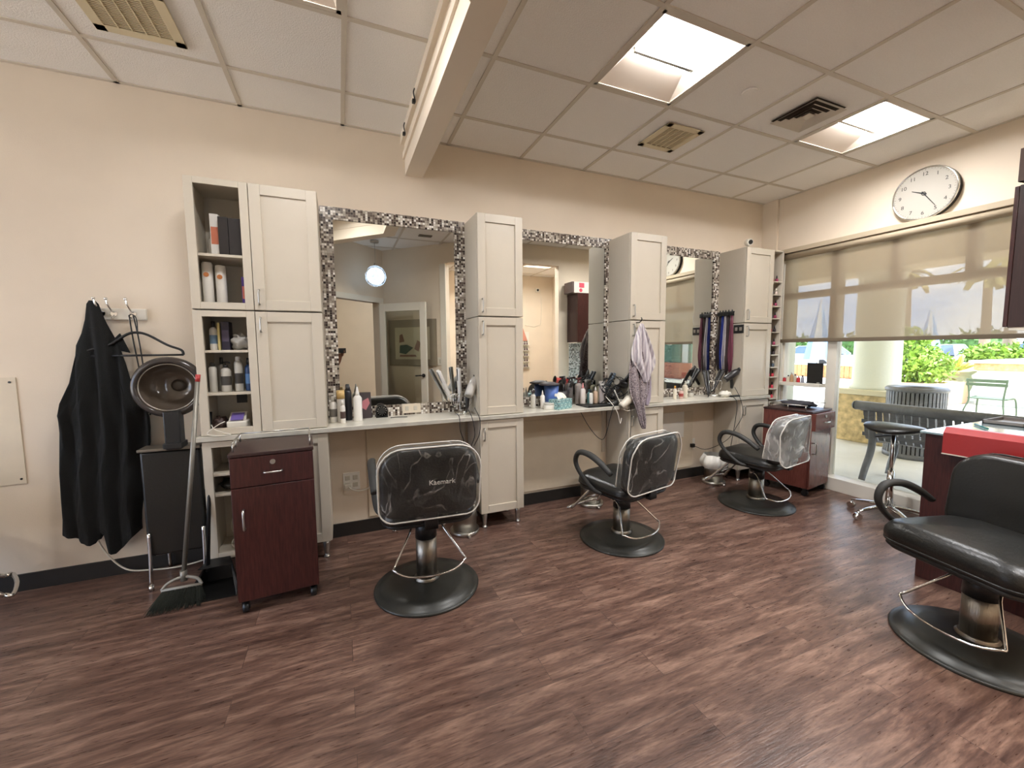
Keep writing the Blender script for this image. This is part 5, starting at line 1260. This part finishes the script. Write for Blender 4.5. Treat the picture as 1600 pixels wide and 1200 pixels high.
# step bins
def bin_(x, y, lab, bag=False, s_=1):
    t = thing('pedal_bin', lab, 'bin', (x, y, 0), 0, 'small chrome pedal bins')
    m = MB(); m.lathe([(.105, .0), (.11, .01), (.11, .03)], (0, 0, 0), 24); part('base', m, M_satin, t)
    m = MB(); m.lathe([(.088, .03), (.092, .26*s_)], (0, 0, 0), 24); part('drum', m, M_brush, t)
    m = MB(); m.tube([(0, -.10, .012), (0, -.14, .012)], .010, 6); part('pedal', m, M_satin, t)
    m = MB()
    if bag: 
        m.grid(lambda u, v: Vector(((.098+.035*math.sin(v*2.6)+.012*math.sin(u*40))*math.cos(2*PI*u), (.098+.035*math.sin(v*2.6)+.012*math.sin(u*50))*math.sin(2*PI*u), .30*s_-.13*v)), 48, 8, True, True); part('bin_bag', m, mat('white_bag', (226, 222, 212), .4), t)
    else: m.lathe([(.094, .26*s_), (.094, .275*s_), (.05, .29*s_), (0, .295*s_)], (0, 0, 0), 24); part('lid', m, M_satin, t)
bin_(.83, -.30, 'chrome pedal bin behind the first chair', s_=.9); bin_(2.02, -.22, 'chrome pedal bin behind the middle chair'); bin_(3.50, -.24, 'pedal bin with white bag under the right ledge', True)

# --- middle ledge
bottle('cleaner_bottle', 'clear white spray bottle at the left of the middle ledge', 1.50, -.12, ZC, .15, .022, (216, 214, 206), 'spray', (70, 50, 46))
bottle('white_tube', 'slim white bottle beside the blue cup', 1.565, -.17, ZC, .155, .019, (232, 228, 222), 'cone', W_)
t = thing('blue_cup', 'tall blue tumbler with a dark lid on the middle ledge', 'cup', (1.685, -.10, ZC))
m = MB(); m.lathe([(.045, 0), (.048, .005), (.066, .185), (.062, .185)], (0, 0, 0), 28); part('cup', m, mat('cup_blue', (84, 116, 186), .4), t)
m = MB(); m.lathe([(.09, .19), (.088, .20), (.04, .215), (0, .21)], (-.02, 0, 0), 24); part('lid', m, mat('lid_dark', (58, 52, 56), .5), t)
bottle('white_jar', 'small white jar in front of the blue cup', 1.59, -.24, ZC, .055, .045, (226, 222, 212), 'jar', (200, 196, 186), cat='jar')
t = thing('tissue_box', 'teal diamond-patterned tissue box on the middle ledge', 'tissue box', (1.70, -.235, ZC), math.radians(24))
tm = bpy.data.materials.new('diamond_pattern'); tm.use_nodes = True; n_ = tm.node_tree; b_ = n_.nodes['Principled BSDF']; L_ = n_.links.new
tc = n_.nodes.new('ShaderNodeTexCoord'); mp = n_.nodes.new('ShaderNodeMapping'); mp.inputs['Rotation'].default_value = (0, math.radians(45), 0); mp.inputs['Scale'].default_value = (26, 26, 20); mp.inputs['Rotation'].default_value = (0, math.radians(45), 0)
fr = n_.nodes.new('ShaderNodeVectorMath'); fr.operation = 'FRACTION'; sp = n_.nodes.new('ShaderNodeSeparateXYZ'); dt_ = n_.nodes.new('ShaderNodeVectorMath'); dt_.operation = 'DOT_PRODUCT'; dt_.inputs[1].default_value = (1, 1, 0); L_(tc.outputs['Object'], dt_.inputs[0]); s0_ = n_.nodes.new('ShaderNodeSeparateXYZ'); L_(tc.outputs['Object'], s0_.inputs[0]); cb_ = n_.nodes.new('ShaderNodeCombineXYZ'); L_(dt_.outputs['Value'], cb_.inputs[0]); L_(s0_.outputs[2], cb_.inputs[2]); L_(cb_.outputs[0], mp.inputs[0]); L_(mp.outputs[0], fr.inputs[0]); L_(fr.outputs[0], sp.inputs[0])
def dist(s_):
    a = n_.nodes.new('ShaderNodeMath'); a.operation = 'SUBTRACT'; a.inputs[1].default_value = .5; b2 = n_.nodes.new('ShaderNodeMath'); b2.operation = 'ABSOLUTE'; L_(s_, a.inputs[0]); L_(a.outputs[0], b2.inputs[0]); return b2.outputs[0]
mxm = n_.nodes.new('ShaderNodeMath'); mxm.operation = 'MAXIMUM'; L_(dist(sp.outputs[0]), mxm.inputs[0]); L_(dist(sp.outputs[2]), mxm.inputs[1])
rp = n_.nodes.new('ShaderNodeValToRGB'); rp.color_ramp.interpolation = 'CONSTANT'; e = rp.color_ramp.elements; e[0].position = 0; e[0].color = lin((30, 96, 104)); e[1].position = .14; e[1].color = lin((206, 222, 214))
for p_, c_ in ((.25, (84, 158, 164)), (.38, (190, 212, 206)), (.44, (28, 84, 92))): k = e.new(p_); k.color = lin(c_)
L_(mxm.outputs[0], rp.inputs[0]); L_(rp.outputs[0], b_.inputs['Base Color'])
m = MB(); m.box(-.09, .09, -.055, .055, 0, .082, .002); part('carton', m, tm, t)
m = MB(); m.grid(lambda u, v: Vector(((u-.5)*.13*(1-v*.3), (v-.5)*.05+.01*math.sin(u*14), .085+.045*math.sin(min(1, v*1.5)*PI*.5)*(.5+.5*math.sin(u*PI))+.008*math.sin(u*25+v*4))), 24, 12); o = part('tissue', m, mat('tissue_white', (240, 236, 224), .9), t); o.modifiers.new('s', 'SOLIDIFY').thickness = .003
def tub(lab, x, y, w_, h_, col):
    t = thing('tool_tub', lab, 'tub', (x, y, ZC)); m = MB(); m.lathe([(w_*.9, 0), (w_, h_), (w_*.93, h_), (w_*.84, .01), (0, .01)], (0, 0, 0), 24); part('tub', m, mat('t_%d_%d_%d' % col, col, .4), t); return t
def handle_in(name, lab, x, y, z, tilt, col, L=.17, cat='hair brush'):
    t = thing(name, lab, cat, (x, y, z)); t.rotation_euler = tilt; m = MB(); m.tube([(0, 0, 0), (0, 0, L*.5), (0, 0, L)], [.006, .008, .010], 8, sub=2); part('handle', m, mat('b_%d_%d_%d' % col, col, .4), t)
    m = MB(); m.ball((0, 0, L+.03), .018, 1, .6, 2.0); part('head', m, M_blackp, t)
tub('black brush tub behind the tissue box', 1.80, -.09, .05, .13, (44, 40, 42))
handle_in('hair_brush', 'dark brush standing in the tub, tallest', 1.80, -.09, ZC+.02, (0, .1, 0), (40, 36, 38)); handle_in('hair_brush', 'brush leaning left in the black tub', 1.79, -.08, ZC+.02, (0, -.35, 0), (90, 50, 54), .14); handle_in('hair_brush', 'brush leaning right in the black tub', 1.815, -.09, ZC+.02, (0.1, .4, 0), (60, 56, 60), .15)
bottle('grey_spray', 'grey spray bottle with black trigger on the middle ledge', 1.885, -.07, ZC, .25, .032, (98, 94, 92), 'spray', (34, 32, 34))
bottle('red_top_spray', 'spray bottle with maroon trigger, middle ledge', 1.985, -.06, ZC, .24, .034, (150, 140, 134), 'spray', (90, 44, 42))
bottle('pink_bottle', 'white bottle with pink cap behind the tray', 1.975, -.15, ZC+.013, .185, .023, (222, 212, 204), 'cone', (206, 140, 140))
bottle('serum_bottle', 'white bottle with black pump on the black tray', 2.035, -.19, ZC+.013, .125, .017, (226, 224, 216), 'cap', (26, 26, 28))
bottle('tan_bottle', 'clear bottle with peach liquid on the black tray', 2.095, -.17, ZC+.013, .15, .021, (204, 176, 150), 'cone', (220, 216, 208))
bottle('steel_can', 'brushed silver can on the black tray', 2.155, -.18, ZC+.013, .175, .028, (176, 168, 164), 'aero', (210, 206, 200))
bottle('brown_can', 'brown labelled can at the right of the black tray', 2.20, -.12, ZC+.013, .19, .031, (140, 124, 120), 'jar', (176, 168, 160))
bottle('teal_bottle', 'small teal bottle at the back of the middle ledge', 2.10, -.06, ZC, .13, .018, (86, 128, 128), 'spray', (50, 84, 84))
bottle('big_cream_bottle', 'rounded cream bottle with black collar, middle ledge', 2.225, -.06, ZC, .20, .032, (216, 208, 176), 'cap', (30, 30, 30))
t = thing('black_tray', 'long black tray carrying bottles on the middle ledge', 'tray', (2.10, -.21, ZC))
m = MB(); m.box(-.18, .20, -.11, .09, 0, .010, .003)
part('tray', m, M_blackp, t)
m = MB(); m.box(-.18, .20, -.115, -.105, 0, .022, .003); part('lip', m, M_blackp, t)
tool_stand('chrome tool stand buried in cords on the middle ledge', (2.26, -.2, ZC))
flat_iron('slate blue flat iron leaning left on the middle ledge', (2.20, -.16, ZC+.10), (0, math.radians(28), 0), (80, 92, 104), L=.20)
curling_iron('long black curling iron leaning up to the towels', (2.26, -.30, ZC+.16), (math.radians(10), math.radians(36), 0), L=.44)
hair_dryer('black hair dryer in the tangle beside the towels', (2.285, -.30, ZC+.19), (math.radians(20), math.radians(15), math.radians(20)), (34, 32, 32))
hair_dryer('cream-handled clipper in the tangle of cords', (2.30, -.36, ZC+.05), (math.radians(90), math.radians(-35), 0), (216, 208, 190))
rnd = random.Random(21)
for k in range(14):
    c0 = Vector((2.25+rnd.uniform(-.06, .05), -.22+rnd.uniform(-.06, .06), ZC+.12+rnd.uniform(-.06, .08)))
    pts = [c0+Vector((.095*math.cos(a)*rnd.uniform(.7, 1.2), .05*math.sin(a), .085*math.sin(a+k)*rnd.uniform(.5, 1.2))) for a in [2*PI*i/9 for i in range(9)]]
    for p_ in pts: p_.z = max(p_.z, ZC+.006)
    m = MB(); m.tube(pts, .0035, 6, closed=True); single('tangled_cord', m, M_blackp, 'black cord in the tangle on the middle ledge stand', 'cord', 'tangled black cords on the middle ledge')
for k, (a_, lab) in enumerate((([(2.14, -.26, ZC+.08), (2.15, -.345, ZC+.02), (2.19, -.365, .83), (2.22, -.36, .74), (2.25, -.34, .78)], 'white cord looping over the middle ledge, left one'), ([(2.20, -.3, ZC+.14), (2.22, -.36, ZC+.03), (2.25, -.37, .86), (2.32, -.365, .845), (2.38, -.375, .86)], 'white cord looping over the middle ledge toward the towels'))):
    cord('power_cable', lab, a_, .0035, M_trim)
t = thing('white_plug', 'white plug adapter lying on the edge of the middle ledge', 'plug', (2.29, -.33, ZC)); m = MB(); m.box(-.045, .045, -.018, .018, 0, .022, .005); part('body', m, M_trim, t); m = MB(); m.box(.045, .065, -.01, -.007, .008, .014); m.box(.045, .065, .007, .01, .008, .014); part('prongs', m, M_satin, t)
cord('power_cable', 'black cord drooping in a loop below the middle ledge', [(1.86, -.30, .852), (1.92, -.32, .74), (2.0, -.33, .64), (2.06, -.34, .61), (2.10, -.34, .68), (2.12, -.35, .78), (2.15, -.36, ZC+.0), (2.20, -.35, ZC+.06)])
cord('power_cable', 'straight black cord from the towels down to the floor', [(2.31, -.36, ZC+.15), (2.33, -.37, .80), (2.33, -.36, .5), (2.34, -.34, .25), (2.36, -.30, .02)])
# towels on the cabinet side
def towel(name, label, pts, mm, amp=.014):
    """draped cloth: rows of (z, x_left, x_right, y)"""
    m = MB(); nz = len(pts); nu = 26
    V = []
    for z, xl_, xr_, y in pts:
        row = []
        for i in range(nu):
            u = i/(nu-1); x = xl_+(xr_-xl_)*u; q = min(1, (pts[0][0]-z)*6+.15)
            row.append(m.bm.verts.new((x, y-amp*q*(1+math.sin(u*15+z*3))-amp*.5*q*math.sin(u*33), z)))
        V.append(row)
    m._fin([m.bm.faces.new((V[i][j], V[i][j+1], V[i+1][j+1], V[i+1][j])) for i in range(nz-1) for j in range(nu-1)], True)
    o = single(name, m, mm, label, 'towel'); o.modifiers.new('s', 'SOLIDIFY').thickness = .006; s2 = o.modifiers.new('b', 'SUBSURF'); s2.levels = 1; s2.render_levels = 1
    return o
def stripe_cloth(name, c1, c2, c3, sc):
    m = bpy.data.materials.new(name); m.use_nodes = True; n = m.node_tree; b = n.nodes['Principled BSDF']; b.inputs['Roughness'].default_value = .85
    tc = n.nodes.new('ShaderNodeTexCoord'); wv = n.nodes.new('ShaderNodeTexWave'); wv.inputs['Scale'].default_value = sc; wv.inputs['Distortion'].default_value = 2.2; wv.inputs['Detail'].default_value = 3; n.links.new(tc.outputs['Object'], wv.inputs[0])
    r = n.nodes.new('ShaderNodeValToRGB'); e = r.color_ramp.elements; e[0].color = lin(c1); e[1].color = lin(c3); k = e.new(.55); k.color = lin(c2); n.links.new(wv.outputs[0], r.inputs[0]); n.links.new(r.outputs[0], b.inputs['Base Color']); return m
def paisley(name, c1, c2):
    m = bpy.data.materials.new(name); m.use_nodes = True; n = m.node_tree; b = n.nodes['Principled BSDF']; b.inputs['Roughness'].default_value = .85
    tc = n.nodes.new('ShaderNodeTexCoord'); v = n.nodes.new('ShaderNodeTexNoise'); v.inputs['Scale'].default_value = 45; v.inputs['Detail'].default_value = 2; v.inputs['Distortion'].default_value = 3; n.links.new(tc.outputs['Object'], v.inputs[0])
    r = n.nodes.new('ShaderNodeValToRGB'); e = r.color_ramp.elements; e[0].position = .42; e[0].color = lin(c1); e[1].position = .56; e[1].color = lin(c2); n.links.new(v.outputs[0], r.inputs[0]); n.links.new(r.outputs[0], b.inputs['Base Color']); return m
M_pais = paisley('paisley_grey', (92, 80, 86), (168, 156, 156))
towel('patterned_cloth', 'dark patterned cloth hanging lowest, under the grey towel', [(1.55, 2.385, 2.41, -.385), (1.42, 2.33, 2.46, -.385), (1.25, 2.28, 2.49, -.385), (1.10, 2.27, 2.50, -.39), (.98, 2.28, 2.50, -.39), (.90, 2.34, 2.44, -.39), (.80, 2.37, 2.46, -.39), (.72, 2.40, 2.46, -.39), (.68, 2.43, 2.45, -.39)], M_pais)
towel('grey_towel', 'light grey striped towel hanging on the third cabinet', [(1.60, 2.39, 2.415, -.40), (1.53, 2.345, 2.445, -.40), (1.42, 2.30, 2.49, -.405), (1.32, 2.275, 2.53, -.405), (1.26, 2.30, 2.545, -.41), (1.20, 2.36, 2.52, -.41), (1.13, 2.40, 2.48, -.41), (1.09, 2.42, 2.45, -.41)], stripe_cloth('grey_stripe', (196, 186, 188), (150, 140, 148), (222, 216, 214), 7))
towel('lilac_towel', 'lilac grey towel corner hanging behind the patterned cloth', [(1.35, 2.47, 2.50, -.37), (1.22, 2.46, 2.53, -.37), (1.05, 2.46, 2.535, -.37), (.93, 2.46, 2.53, -.37), (.88, 2.47, 2.49, -.37)], mat('lilac', (168, 156, 168), .85))
t = thing('towel_hook', 'small dark hook on the third cabinet holding the towels', 'hook', (2.40, -.352, 1.60)); m = MB(); m.tube([(0, .02, .01), (0, -.02, .01), (0, -.05, .03), (0, -.045, .05)], .005, 6); part('hook', m, M_blackp, t)

# --- right ledge
bottle('orange_bottle', 'small yellow and white bottle at the left of the right ledge', 3.02, -.17, ZC, .13, .018, (230, 222, 204), 'cap', (222, 160, 60))
bottle('red_label_bottle', 'small bottle with a red label on the right ledge', 3.10, -.17, ZC, .10, .022, (206, 176, 166), 'cap', (220, 214, 204), (150, 60, 56))
bottle('spray_mister', 'cream spray bottle standing tallest on the right ledge', 3.17, -.15, ZC, .17, .026, (214, 206, 186), 'pump', (190, 184, 170))
bottle('clear_jar', 'low clear jar on the right ledge', 3.30, -.1, ZC, .06, .025, (196, 192, 180), 'jar', (120, 112, 100), cat='jar')
tool_stand('chrome tool stand on the right ledge below the hair extensions', (3.55, -.18, ZC))
flat_iron('black flat iron leaning left in the right ledge stand', (3.53, -.16, ZC+.05), (0, math.radians(32), 0), (36, 34, 34), L=.26)
flat_iron('black flat iron leaning right in the right ledge stand', (3.44, -.2, ZC+.03), (0, math.radians(26), math.radians(60)), (44, 42, 42), L=.26)
hair_dryer('black and silver hair dryer at the right end of the right ledge', (3.685, -.26, ZC+.22), (math.radians(25), math.radians(-35), math.radians(-20)), (46, 44, 44))
crumple('white_cloth', 'crumpled white cloth on the right ledge below the hair dryer', 3.60, -.26, ZC, .06, .05, .03, M_trim, 'cloth', 4)
m = MB(); m.box(3.63, 3.80, -.30, -.22, ZC, ZC+.02, .006) if False else m.box(3.62, 3.73, -.33, -.29, ZC, ZC+.02, .006); single('black_comb', m, M_blackp, 'black comb case on the front edge of the right ledge', 'comb')
cord('power_cable', 'black cord looping from the right ledge down to the outlet', [(3.68, -.30, ZC+.10), (3.66, -.37, ZC+.02), (3.70, -.38, .80), (3.72, -.37, .70), (3.66, -.36, .60), (3.60, -.30, .45), (3.50, -.15, .33), (3.42, -.05, .35)])
cord('power_cable', 'second black cord hanging straight under the right ledge', [(3.60, -.34, ZC+.02), (3.63, -.375, .83), (3.61, -.37, .6), (3.59, -.34, .3), (3.62, -.30, .05)])
m = MB(); m.box(3.02, 3.31, -.0135, -.0112, .45, .72); single('paper_sheet', m, mat('paper_white', (240, 236, 226), .7), 'white paper taped on the panel below the right ledge', 'paper')
t = thing('low_outlet', 'white outlet with a black plug under the right ledge', 'outlet', (3.42, -.001, .30)); m = MB(); m.box(-.04, .06, -.006, 0, 0, .12, .002); part('plate', m, MATS['outlet_white'], t); m = MB(); m.box(-.015, .03, -.04, -.006, .03, .07, .006); part('plug', m, M_blackp, t)
# hair extensions on the side of the last cabinet (plane x = 3.748)
for i, (y, col, z1_, lab) in enumerate(((-.05, (52, 42, 44), 1.12, 'dark brown hair extension bundle nearest the mirror'), (-.085, (40, 60, 150), 1.10, 'bright blue hair extension bundle'), (-.12, (206, 200, 204), 1.12, 'silver white hair extension bundle'), (-.155, (60, 44, 46), 1.08, 'black hair extension bundle'), (-.195, (120, 60, 78), 1.10, 'plum red hair extension bundle on the outside'))):
    t = thing('hair_extension', lab+' hanging on the cabinet side', 'hair extensions', (3.735, y, z1_), 0, 'hair extensions on the cabinet side')
    m = MB(); rnd = random.Random(i); top = 1.72-z1_
    for k in range(26):
        oy = rnd.uniform(-.018, .018); ox = rnd.uniform(-.012, .008); w_ = rnd.uniform(-.015, .015)
        m.tube([(ox*.5, oy*.5, top), (ox, oy, top*.66), (ox-.006, oy*1.2+w_, top*.33), (ox, oy*.6+w_*.6, rnd.uniform(0, .06))], [.003, .004, .004, .001], 4, sub=3)
    part('strands', m, mat('hair_%d' % i, col, .45), t)
    m = MB(); m.box(-.018, .011, -.018, .018, top-.005, top+.03, .003); m.cyl((0, 0, top+.03), (0, 0, top+.055), .006, seg=8); part('clip', m, M_blackp, t)
m = MB(); m.box(3.722, 3.747, -.215, -.03, 1.745, 1.758, .002); single('extension_bar', m, M_blackp, 'black rail holding the hair extensions on the cabinet side', 'rail')
m = MB(); m.box(3.728, 3.735, -.20, -.06, 1.295, 1.303); single('elastic_band', m, M_trim, 'white band around the hair extensions', 'band')
t = thing('side_outlet', 'black outlet plate on the side of the last cabinet', 'outlet', (3.746, -.27, 1.53)); m = MB(); m.box(-.006, .0, -.055, .055, 0, .085, .002); part('plate', m, M_blackp, t)
for y in (-.025, .025): m = MB(); m.box(-.0085, -.006, y-.014, y+.014, .025, .06, .002); part('socket', m, mat('socket_grey', (150, 140, 128), .5), t)
# camera on the cabinet
t = thing('security_camera', 'small white round camera with black lens on the last cabinet', 'camera', (3.85, -.26, 2.378)); m = MB(); m.lathe([(.03, 0), (.03, .008), (.01, .012), (.01, .04)], (0, 0, 0), 18); part('stand', m, M_trim, t)
m = MB(); m.cyl((.0, .015, .065), (-.01, -.028, .06), .033, seg=24); part('housing', m, M_trim, t); m = MB(); m.cyl((-.0102, -.0282, .06), (-.0115, -.034, .059), .022, seg=20); part('lens', m, M_blackp, t)
m = MB(); m.tube([(0, .03, .03), (-.05, .06, .006), (-.08, .12, .004), (-.07, .2, .004)], .0025, 6); part('cable', m, M_trim, t)
# polish bottles in the tall rack
rnd = random.Random(14); pc = [(176, 40, 52), (206, 70, 84), (84, 96, 110), (60, 50, 54), (216, 196, 184), (150, 60, 90), (40, 70, 90)]
names = {0: 'teal tool lying on', 1: 'red and black'}
protos = []
for ci, col in enumerate(pc):
    p_ = None; protos.append(None)
cnt = 0
for si, z in enumerate(SHZ):
    for k in range(3):
        ci = rnd.randrange(len(pc)) if z > 1.1 else rnd.choice((0, 1, 1, 4))
        x = 4.175+k*.032; y = -.30+.05*(k % 2)
        if protos[ci] is None:
            t = thing('polish_bottle', 'nail polish bottle on the tall white rack', 'bottle', (x, y, z-.0055), 0, 'nail polish on the tall rack')
            m = MB(); m.lathe([(.012, 0), (.0135, .004), (.0135, .030), (.006, .036)], (0, 0, 0), 12); part('glass', m, mat('nail_%d' % ci, pc[ci], .15), t)
            m = MB(); m.cyl((0, 0, .036), (0, 0, .066), .0065, .0055, 10); part('cap', m, M_blackp if ci % 2 else M_trim, t); protos[ci] = t
        else: dup(protos[ci], (x, y, z-.0055))
# window ledge items
for k, (y, col, h_, lab) in enumerate(((-.335, (170, 40, 44), .05, 'red polish bottle at the left end of the window shelf'), (-.375, (216, 204, 180), .07, 'clear bottle on the window shelf, second from the left'), (-.41, (190, 150, 110), .10, 'amber bottle on the window shelf'), (-.445, (196, 184, 160), .085, 'pale bottle in the middle of the window shelf'), (-.48, (186, 40, 44), .065, 'red bottle near the black board on the window shelf'), (-.52, (150, 150, 160), .075, 'grey glass bottle beside the black board'))):
    bottle('polish_bottle', lab, 4.385, y, 1.0205, h_, .016, col, 'cap', (60, 50, 50) if k % 2 else (206, 200, 190))
m = MB(); m.box(0, .006, -.078, .078, 0, .205, .002); t = thing('black_board', 'square black board standing on the window shelf', 'board', (4.375, -.64, 1.0205), math.radians(-4)); part('panel', m, M_blackp, t)
m = MB(); m.box(-.012, -.001, -.055, -.03, .0, .014, .002); part('clip', m, M_satin, t)
# folded cloth and rails on the window cart
crumple('folded_cloth', 'dark folded cloth on top of the window cart', 4.16, -.63, .8015, .11, .15, .028, mat('dark_cloth', (60, 58, 64), .8), 'cloth', 6)
# saddle stool
t = thing('saddle_stool', 'black saddle stool on a chrome base by the window', 'stool', (4.03, -1.455, 0))
m = MB(); m.grid(lambda u, v: Vector((0, 0, 0)), 2, 2) if False else None
def saddle(u, v):
    a = 2*PI*u; rr = math.sin(PI*v); x = .175*rr*math.cos(a); y = .19*rr*math.sin(a)*(1 if True else 1); zc = -math.cos(PI*v)*.042
    return Vector((x, y, .735+zc+.9*y*y*.55-.25*x*x+(.018 if y < -.1 else 0)*0))
m.grid(saddle, 36, 16, True, True); bmesh.ops.remove_doubles(m.bm, verts=m.bm.verts, dist=.0005); part('seat', m, M_black, t)
m = MB(); m.cyl((0, 0, .36), (0, 0, .70), .013, seg=14); m.cyl((0, 0, .10), (0, 0, .40), .025, .022, seg=18); part('gas_column', m, M_chrome, t)
m = MB(); m.tube([(0, 0, .68), (.02, .06, .665), (.03, .13, .645)], .006, 8); part('lever', m, M_blackp, t)
for i in range(5):
    a = 2*PI*i/5+.3; c_, s_ = math.cos(a), math.sin(a)
    m = MB(); m.tube([(0, 0, .105), (c_*.13, s_*.13, .095), (c_*.255, s_*.255, .07)], [.026, .02, .013], 8, sub=3, flat=.6); lg = part('leg', m, M_chrome, t)
    m = MB(); m.cyl((c_*.26-s_*.018, s_*.26+c_*.018, .026), (c_*.26+s_*.018, s_*.26-c_*.018, .026), .026, seg=16); m.cyl((c_*.255, s_*.255, .03), (c_*.255, s_*.255, .07), .008, seg=8); part('caster', m, M_chrome, lg)
# --- photographer seen in the left mirror: phone and forearm come from a standing person behind the camera
t = thing('person', 'person in dark clothes holding up a phone, reflected in the left mirror', 'person', (-.36, -3.42, 0))
def skin_body(chains, name, mm, parent):
    me = bpy.data.meshes.new(name); vs = []; es = []; rad = []
    key = {}
    for ch in chains:
        pv = None
        for (x, y, z, r_) in ch:
            k = (round(x, 4), round(y, 4), round(z, 4))
            if k not in key: key[k] = len(vs); vs.append((x, y, z)); rad.append(r_)
            i = key[k]
            if pv is not None: es.append((pv, i))
            pv = i
    me.from_pydata(vs, es, []); o = bpy.data.objects.new(name, me); C.objects.link(o); o.parent = parent; me.materials.append(mm)
    sk = o.modifiers.new('skin', 'SKIN'); lay = me.skin_vertices[0].data if me.skin_vertices else None
    if lay is None: me.skin_vertices.new(); lay = me.skin_vertices[0].data
    for i, r_ in enumerate(rad): lay[i].radius = (r_, r_)
    lay[0].use_root = True
    s_ = o.modifiers.new('sub', 'SUBSURF'); s_.levels = 1; s_.render_levels = 2
    return o
M_skin = mat('skin_tone', (158, 110, 84), .55)
pel = (0, 0, .95, .14); chest = (0, .0, 1.25, .155); neck = (0, 0, 1.44, .06)
ph = Vector((.42, .165, 1.39))   # phone centre relative to person
hr = (.375, .10, 1.345, .036)
body = [[pel, (0, 0, 1.10, .13), chest, neck, (0, .01, 1.52, .055), (0, .02, 1.60, .095), (0, .02, 1.70, .085)],
        [pel, (.10, 0, .88, .10), (.11, .02, .50, .062), (.11, -.01, .10, .042), (.11, .12, .04, .035)],
        [pel, (-.10, 0, .88, .10), (-.11, .02, .50, .062), (-.11, -.01, .10, .042), (-.11, .12, .04, .035)],
        [chest, (.17, 0, 1.36, .062), (.30, -.02, 1.15, .048), (.345, .05, 1.24, .038), hr],
        [chest, (-.17, 0, 1.36, .062), (-.24, .02, 1.10, .046), (-.22, .06, .85, .034), (-.21, .09, .76, .032)]]
skin_body(body, 'body', M_skin, t)
def hand(parent, base, dirv, side, curl, name='hand'):
    m = MB(); d = Vector(dirv).normalized(); s_ = Vector(side).normalized(); n_ = d.cross(s_)
    for k, (off, ln) in enumerate(((-.03, .070), (-.010, .078), (.010, .074), (.029, .060))):
        b0 = Vector(base)+s_*off; m.tube([b0-d*.05, b0, b0+d*ln*.5+n_*curl*.3, b0+d*ln*.8+n_*curl], [.011, .010, .009, .007], 8, sub=3)
    b0 = Vector(base)-s_*.04-d*.03; m.tube([Vector(base)-d*.06-s_*.02, b0, b0+d*.03-s_*.015, b0+d*.055+n_*curl*.4], [.014, .012, .010, .008], 8, sub=3)
    return part(name, m, M_skin, parent)
hand(t, (.40, .125, 1.365), (.2, .5, .2), (0, -.1, 1), .01, 'hand')
hand(t, (-.21, .09, .72), (0, .15, -1), (0, 1, 0), .02, 'hand')
m = MB(); m.lathe([(.16, .93), (.17, 1.0), (.15, 1.12), (.175, 1.28), (.15, 1.38), (.075, 1.43), (.062, 1.43)], (0, 0, 0), 28, 1.12, .78)
for s_ in (-1, 1): m.tube([(s_*.13, 0, 1.37), (s_*.18, 0, 1.345), (s_*.235, -.01 if s_ > 0 else .01, 1.25)], [.08, .078, .066], 12, sub=3)
part('shirt', m, mat('dark_shirt', (36, 36, 40), .9), t)
m = MB(); m.lathe([(.155, .82), (.165, .90), (.16, 1.0)], (0, 0, 0), 24, 1.12, .78)
for s_ in (-1, 1): m.tube([(s_*.09, 0, .90), (s_*.11, .02, .50), (s_*.11, -.01, .09)], [.115, .082, .062], 12, sub=4)
part('trousers', m, mat('dark_trousers', (30, 32, 40), .9), t)
m = MB(); m.ball((0, 0, 1.69), .105, .92, 1.0, 1.12); m.ball((0, -.03, 1.64), .095, .95, .9, 1.1); part('hair', m, mat('dark_hair', (34, 26, 22), .8), t)
m = MB(); m.tube([(0, .105, 1.655), (0, .128, 1.62), (0, .112, 1.61)], [.010, .014, .012], 8); 
for s_ in (-1, 1): m.ball((s_*.034, .100, 1.655), .011, 1.2, .6, .8); m.ball((s_*.095, .015, 1.64), .025, .3, .7, 1.3)
m.tube([(-.022, .108, 1.583), (0, .116, 1.58), (.022, .108, 1.583)], .006, 6); part('face', m, M_skin, t)
for s_ in (-1, 1):
    m = MB(); m.box(s_*.11-.045, s_*.11+.045, -.06, .20, 0, .085, .03); part('shoe', m, M_blackp, t)
m = MB(); m.box(-.075, .075, -.0045, .0045, -.036, .036, .003); m.cyl((.055, .0045, .018), (.055, .0065, .018), .010, seg=12); m.cyl((.055, .0045, -.006), (.055, .0065, -.006), .010, seg=12)
o = single('phone', m, M_blackp, 'black phone held sideways by the person in the mirror', 'phone', world=False, loc=(.015, -3.25, 1.385))
